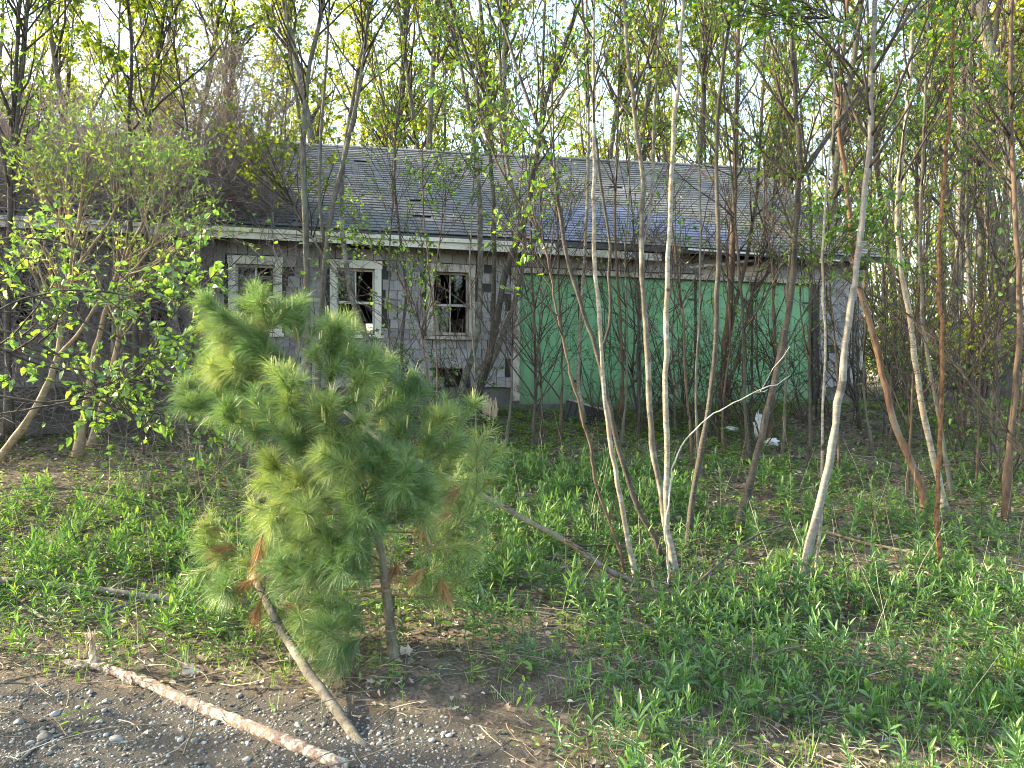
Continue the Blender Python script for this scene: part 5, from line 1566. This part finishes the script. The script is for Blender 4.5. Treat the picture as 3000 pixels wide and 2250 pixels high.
for v, (f, nf) in rocks:
    g = Geo(); g.add(v, None, nf, 0.0); rock_me.append(g.mesh('stone', 'stone', smooth=True))
special = [(365, 2145, 52, 'large pale grey stone, biggest on the gravel'), (248, 2172, 34, 'rounded tan stone just left of the largest grey stone'), (165, 2095, 34, 'bluish pale stone above the tan one on the gravel'), (340, 2172, 46, 'angular bluish stone broken in two, right on the gravel'), (130, 2067, 24, 'tan rounded stone near the log end'), (530, 2172, 26, 'oval pale blue stone below the splintered log'), (1150, 2215, 30, 'white stone lying on the dirt right of the leaning pole'), (145, 2210, 22, 'small white stone at the bottom left'), (55, 2120, 30, 'greyish stone at the left edge of the gravel')]
special[0] = (135, 2165, 46, special[0][3]); special[1] = (88, 2182, 30, special[1][3])
for i, (px, py, w, lab) in enumerate(special):
    b = at_ground(px, py); o = link('stone', rock_me[i % 8]); s = w / F * b[1] / 2
    o.location = b + (0, 0, s * .3); o.scale = (s, s, s); o.rotation_euler = (0, 0, rng.uniform(0, 6)); tag(o, lab, 'stone')
ns = 0
while ns < 110:
    x, y = rng.uniform(-2.6, .5), rng.uniform(2.75, 3.9)
    if grit_amount(x, y) < .55 or abs(x) > y * .71: continue
    s = rng.uniform(.009, .021)
    o = link('stone', rock_me[rng.integers(0, 8)]); o.location = (x, y, float(ground(x, y)) + s * .25); o.scale = (s, s, s); o.rotation_euler = (rng.normal(0, .2), rng.normal(0, .2), rng.uniform(0, 6))
    tag(o, 'small grey pebble lying on the gravel at the road edge', 'stone', 'pebbles on the gravel'); ns += 1
n = 19000
x = rng.uniform(-3.0, 1.2, n); y = rng.uniform(2.5, 4.1, n)
ok = rng.random(n) < grit_amount(x, y) ** 1.5 * np.clip(.35 + 1.3 * (vnoise(x, y, .35, 61) + .5), 0, 1)
x, y = x[ok], y[ok]
pg = []
for v, (f, nf) in rocks:
    g = Geo(); g.add(v[:12], None, f); pg.append(g)
G = Geo()
for j, (v, (f, nf)) in enumerate(rocks):
    m = np.arange(j, len(x), 8)
    a = rng.uniform(0, 6.28, len(m)); s = .0032 + .010 * rng.random(len(m)) ** 2.2
    c, sn = np.cos(a)[:, None], np.sin(a)[:, None]
    V = v[:12]
    X = (V[None, :, 0] * c - V[None, :, 1] * sn) * s[:, None] + x[m][:, None]; Y = (V[None, :, 0] * sn + V[None, :, 1] * c) * s[:, None] + y[m][:, None]
    Z = V[None, :, 2] * s[:, None] + (ground(x[m], y[m]) + s * .08)[:, None]
    G.add(np.stack([X, Y, Z], -1).reshape(-1, 3), None, (f[None] + (np.arange(len(m)) * 12)[:, None, None]).reshape(-1, 3), np.repeat(rng.random(len(m)), 12))
tag(G.obj('gravel', 'stone', smooth=True), 'fine grey gravel at the road edge', 'gravel', kind='stuff')

# ------------------------------------------------------------------ the wood behind and beside the house
def wood_proto(name, h, r0, crown0, nb, blen, leaf, lv, bark, b2=5, tw=4, lean=.05, up=.12):
    loc = np.zeros(3)
    pts = [(0, 0, -.3)]
    d = np.array([rng.normal(0, lean), rng.normal(0, lean), 1.0])
    for i in range(7):
        d = nrm(d + np.array([rng.normal(0, .06), rng.normal(0, .06), .1])); pts.append(tuple(np.array(pts[-1]) + d * h / 7))
    C = resample(pts, 22); R = np.linspace(r0, r0 * .18, 22)
    A, AR = spawn(C[None], R[None], nb, crown0, .99, (.45, 1.05), blen, r0 * .45, 8, up, .12)
    B, BR = spawn(A, AR, b2, .15, 1, (.4, .95), (blen[0] * .3, blen[1] * .45), .012, 6, .06, .18)
    g1 = Geo(); g1.tubes(C, R, 8, jit=.05)
    g2 = Geo(); g2.tubes(A, np.maximum(AR, .009), 5); g2.tubes(B, np.maximum(BR, .007), 3)
    T_, TR = spawn(B, BR, tw, .2, 1, (.4, .9), (.15, .5), .006, 4, .05, .2)
    g2.tubes(T_, np.maximum(TR, .005), 3)
    g3 = Geo()
    add_leaves(g3, T_, lv, LEAF[leaf]); add_leaves(g3, B, max(1, lv // 2), LEAF[leaf])
    return g1.mesh('trunk', bark, smooth=True), g2.mesh('branches', 'twig_dark' if bark != 'bark_smooth' else 'bark_grey', smooth=True), g3.mesh('crown', LEAF[leaf]['mat'])
WP = [wood_proto('a', 14, .10, .28, 26, (1.2, 3.2), 'far', 5, 'bark_grey'), wood_proto('b', 16, .12, .35, 26, (1.2, 3.4), 'yellow', 7, 'bark_grey'),
      wood_proto('c', 12, .07, .25, 24, (.9, 2.4), 'far', 4, 'bark_dark'), wood_proto('d', 15, .09, .4, 20, (1.0, 2.6), 'yellow', 6, 'bark_smooth'),
      wood_proto('e', 13, .06, .2, 22, (.8, 2.2), 'yellow', 6, 'bark_brown'), wood_proto('f', 17, .13, .45, 24, (1.4, 3.4), 'far', 6, 'bark_dark')]
WL = ['slender grey tree with thin green leaves in the wood behind the house', 'tall tree with glowing yellow-green leaves in the wood behind the house', 'thin dark sparse tree in the wood behind the house',
      'pale-barked tree with yellowish leaves in the wood behind the house', 'thin brown sapling with yellow-green leaves in the wood behind the house', 'tall dark tree with full green crown in the wood behind the house']
def put_tree(k, x, y, s, label=None, group=None, rz=None):
    o = link('wood_tree', None); o.empty_display_size = .3
    tag(o, label or WL[k], 'tree', group or 'trees of the wood behind the house')
    o.location = (x, y, float(ground(x, y))); o.scale = (s, s, s * rng.uniform(.92, 1.1)); o.rotation_euler = (0, 0, rng.uniform(0, 6.28) if rz is None else rz)
    link('trunk', WP[k][0], o); link('leaves', WP[k][2], link('crown', WP[k][1], o))
    return o
placed = []
def in_house(x, y):
    dx, dy = x, y - 11.8
    s = dx * math.cos(TH) + dy * math.sin(TH); n_ = -dx * math.sin(TH) + dy * math.cos(TH)
    return S0 - 1.2 < s < S1 + 1.0 and -1.0 < n_ < DEPTH + 1.2
spots = []
for (Dr, nc) in ((22.5, 30), (28, 32), (35, 34)):
    for k in range(nc):
        u_ = -.80 + 1.6 * (k + rng.uniform(.1, .9)) / nc
        y = Dr + rng.uniform(-2.6, 2.6); spots.append((u_ * y, y))
for k in range(14):
    y = rng.uniform(12.5, 20); spots.append((rng.uniform(.56, .80) * y, y))
for k in range(6):
    y = rng.uniform(12.5, 20); spots.append((-rng.uniform(.84, .95) * y, y))
for (x, y) in spots:
    if in_house(x, y): continue
    k = rng.choice(6, p=[.22, .22, .12, .14, .14, .16])
    put_tree(int(k), x, y, rng.uniform(.85, 1.25))
# neighbours of the wood outside the left edge that shade the clearing
for i, (x, y, k, s) in enumerate([(-7.2, 3.6, 0, .85), (-9.5, 1.2, 5, .8), (-10.2, 4.4, 1, .8), (-15, 2.5, 5, 1.0), (-10.5, 9.5, 0, .9), (-16, 10.5, 1, 1.0), (-13.5, 13, 2, 1.0), (-17.5, 14.5, 0, 1.1), (-11.5, 12.5, 5, .9), (-8.6, 4.2, 4, .75), (-14, 15, 5, 1.0), (-12, 3.5, 0, .8)]):
    put_tree(k, x, y, s, 'tree standing in the wood just left of the clearing', 'trees left of the clearing')

# understorey saplings beyond the house
def under_proto(h, leaf, lv):
    n = 5
    C = []
    for i in range(n):
        d = nrm(np.array([rng.normal(0, .3), rng.normal(0, .3), 1])); pts = [np.array([rng.normal(0, .1), rng.normal(0, .1), -.1])]
        for k in range(6):
            d = nrm(d + rng.normal(0, .1, 3) + np.array([0, 0, .05])); pts.append(pts[-1] + d * h * rng.uniform(.7, 1) / 6)
        C.append(resample(pts, 12))
    C = np.array(C); R = np.full((n, 1), .018) * np.linspace(1, .25, 12)[None]
    A, AR = spawn(C, R, 12, .15, 1, (.5, 1.1), (.4, 1.2), .008, 6, .05, .18)
    B, BR = spawn(A, AR, 4, .2, 1, (.4, 1), (.15, .5), .005, 4, .03, .2)
    g1 = Geo(); g1.tubes(C, R, 5); g2 = Geo(); g2.tubes(A, np.maximum(AR, .004), 4); g2.tubes(B, np.maximum(BR, .003), 3)
    g3 = Geo(); add_leaves(g3, B, lv, LEAF[leaf]); add_leaves(g3, A, lv, LEAF[leaf])
    return g1.mesh('stems', 'bark_brown', smooth=True), g2.mesh('branches', 'twig_dark', smooth=True), g3.mesh('crown', LEAF[leaf]['mat'])
UP = [under_proto(3.2, 'yellow', 2), under_proto(4.0, 'far', 2), under_proto(2.6, 'yellow', 3)]
c = 0
while c < 30:
    y = 13.5 + 22 * rng.random(); x = rng.uniform(.35 * y, .85 * y)
    if in_house(x, y): continue
    k = int(rng.integers(0, 3))
    o = link('understorey_bush', None); o.empty_display_size = .2
    tag(o, ['sunlit yellow-green bush in the wood beyond the house corner', 'tall thin green bush in the wood beyond the house corner', 'low leafy yellow-green bush in the wood beyond the house corner'][k], 'bush', 'bushes in the wood beyond the house corner')
    s = rng.uniform(.8, 1.3); o.location = (x, y, float(ground(x, y))); o.scale = (s, s, s); o.rotation_euler = (0, 0, rng.uniform(0, 6.28))
    link('stems', UP[k][0], o); link('leaves', UP[k][2], link('crown', UP[k][1], o))
    c += 1
# far wood seen as one mass
n = 260
y = rng.uniform(42, 62, n); x = rng.uniform(-52, 52, n)
p0 = np.stack([x, y, ground(x, y) - .2], -1)
C = np.empty((n, 6, 3)); C[:, 0] = p0; d = nrm(np.stack([rng.normal(0, .06, n), rng.normal(0, .06, n), np.ones(n)], -1)); L = rng.uniform(15, 27, n)
for i in range(1, 6):
    d = nrm(d + rng.normal(0, .04, (n, 3))); C[:, i] = C[:, i - 1] + d * (L / 5)[:, None]
R = rng.uniform(.05, .12, n)[:, None] * np.linspace(1, .3, 6)[None]
g = Geo(); g.tubes(C, R, 5, mi=0)
A, AR = spawn(C, R, 15, .10, 1, (.5, 1.1), (1.4, 4.0), .04, 5, .1, .15); g.tubes(A, np.maximum(AR, .014), 3, mi=0)
p, dd, up = leaf_on(A, 24, .1, 1, 1.2, .4)
p = p + rng.normal(0, .35, p.shape)
L = rng.uniform(.12, .26, len(p)); g.leaves(p, dd, up, L, L * .75, 'rhomb', .2, .2, mi=1)
tag(g.obj('distant_wood', ['bark_grey', 'leaf_yellow']), 'distant sunlit young wood closing the view behind everything', 'wood', kind='stuff')
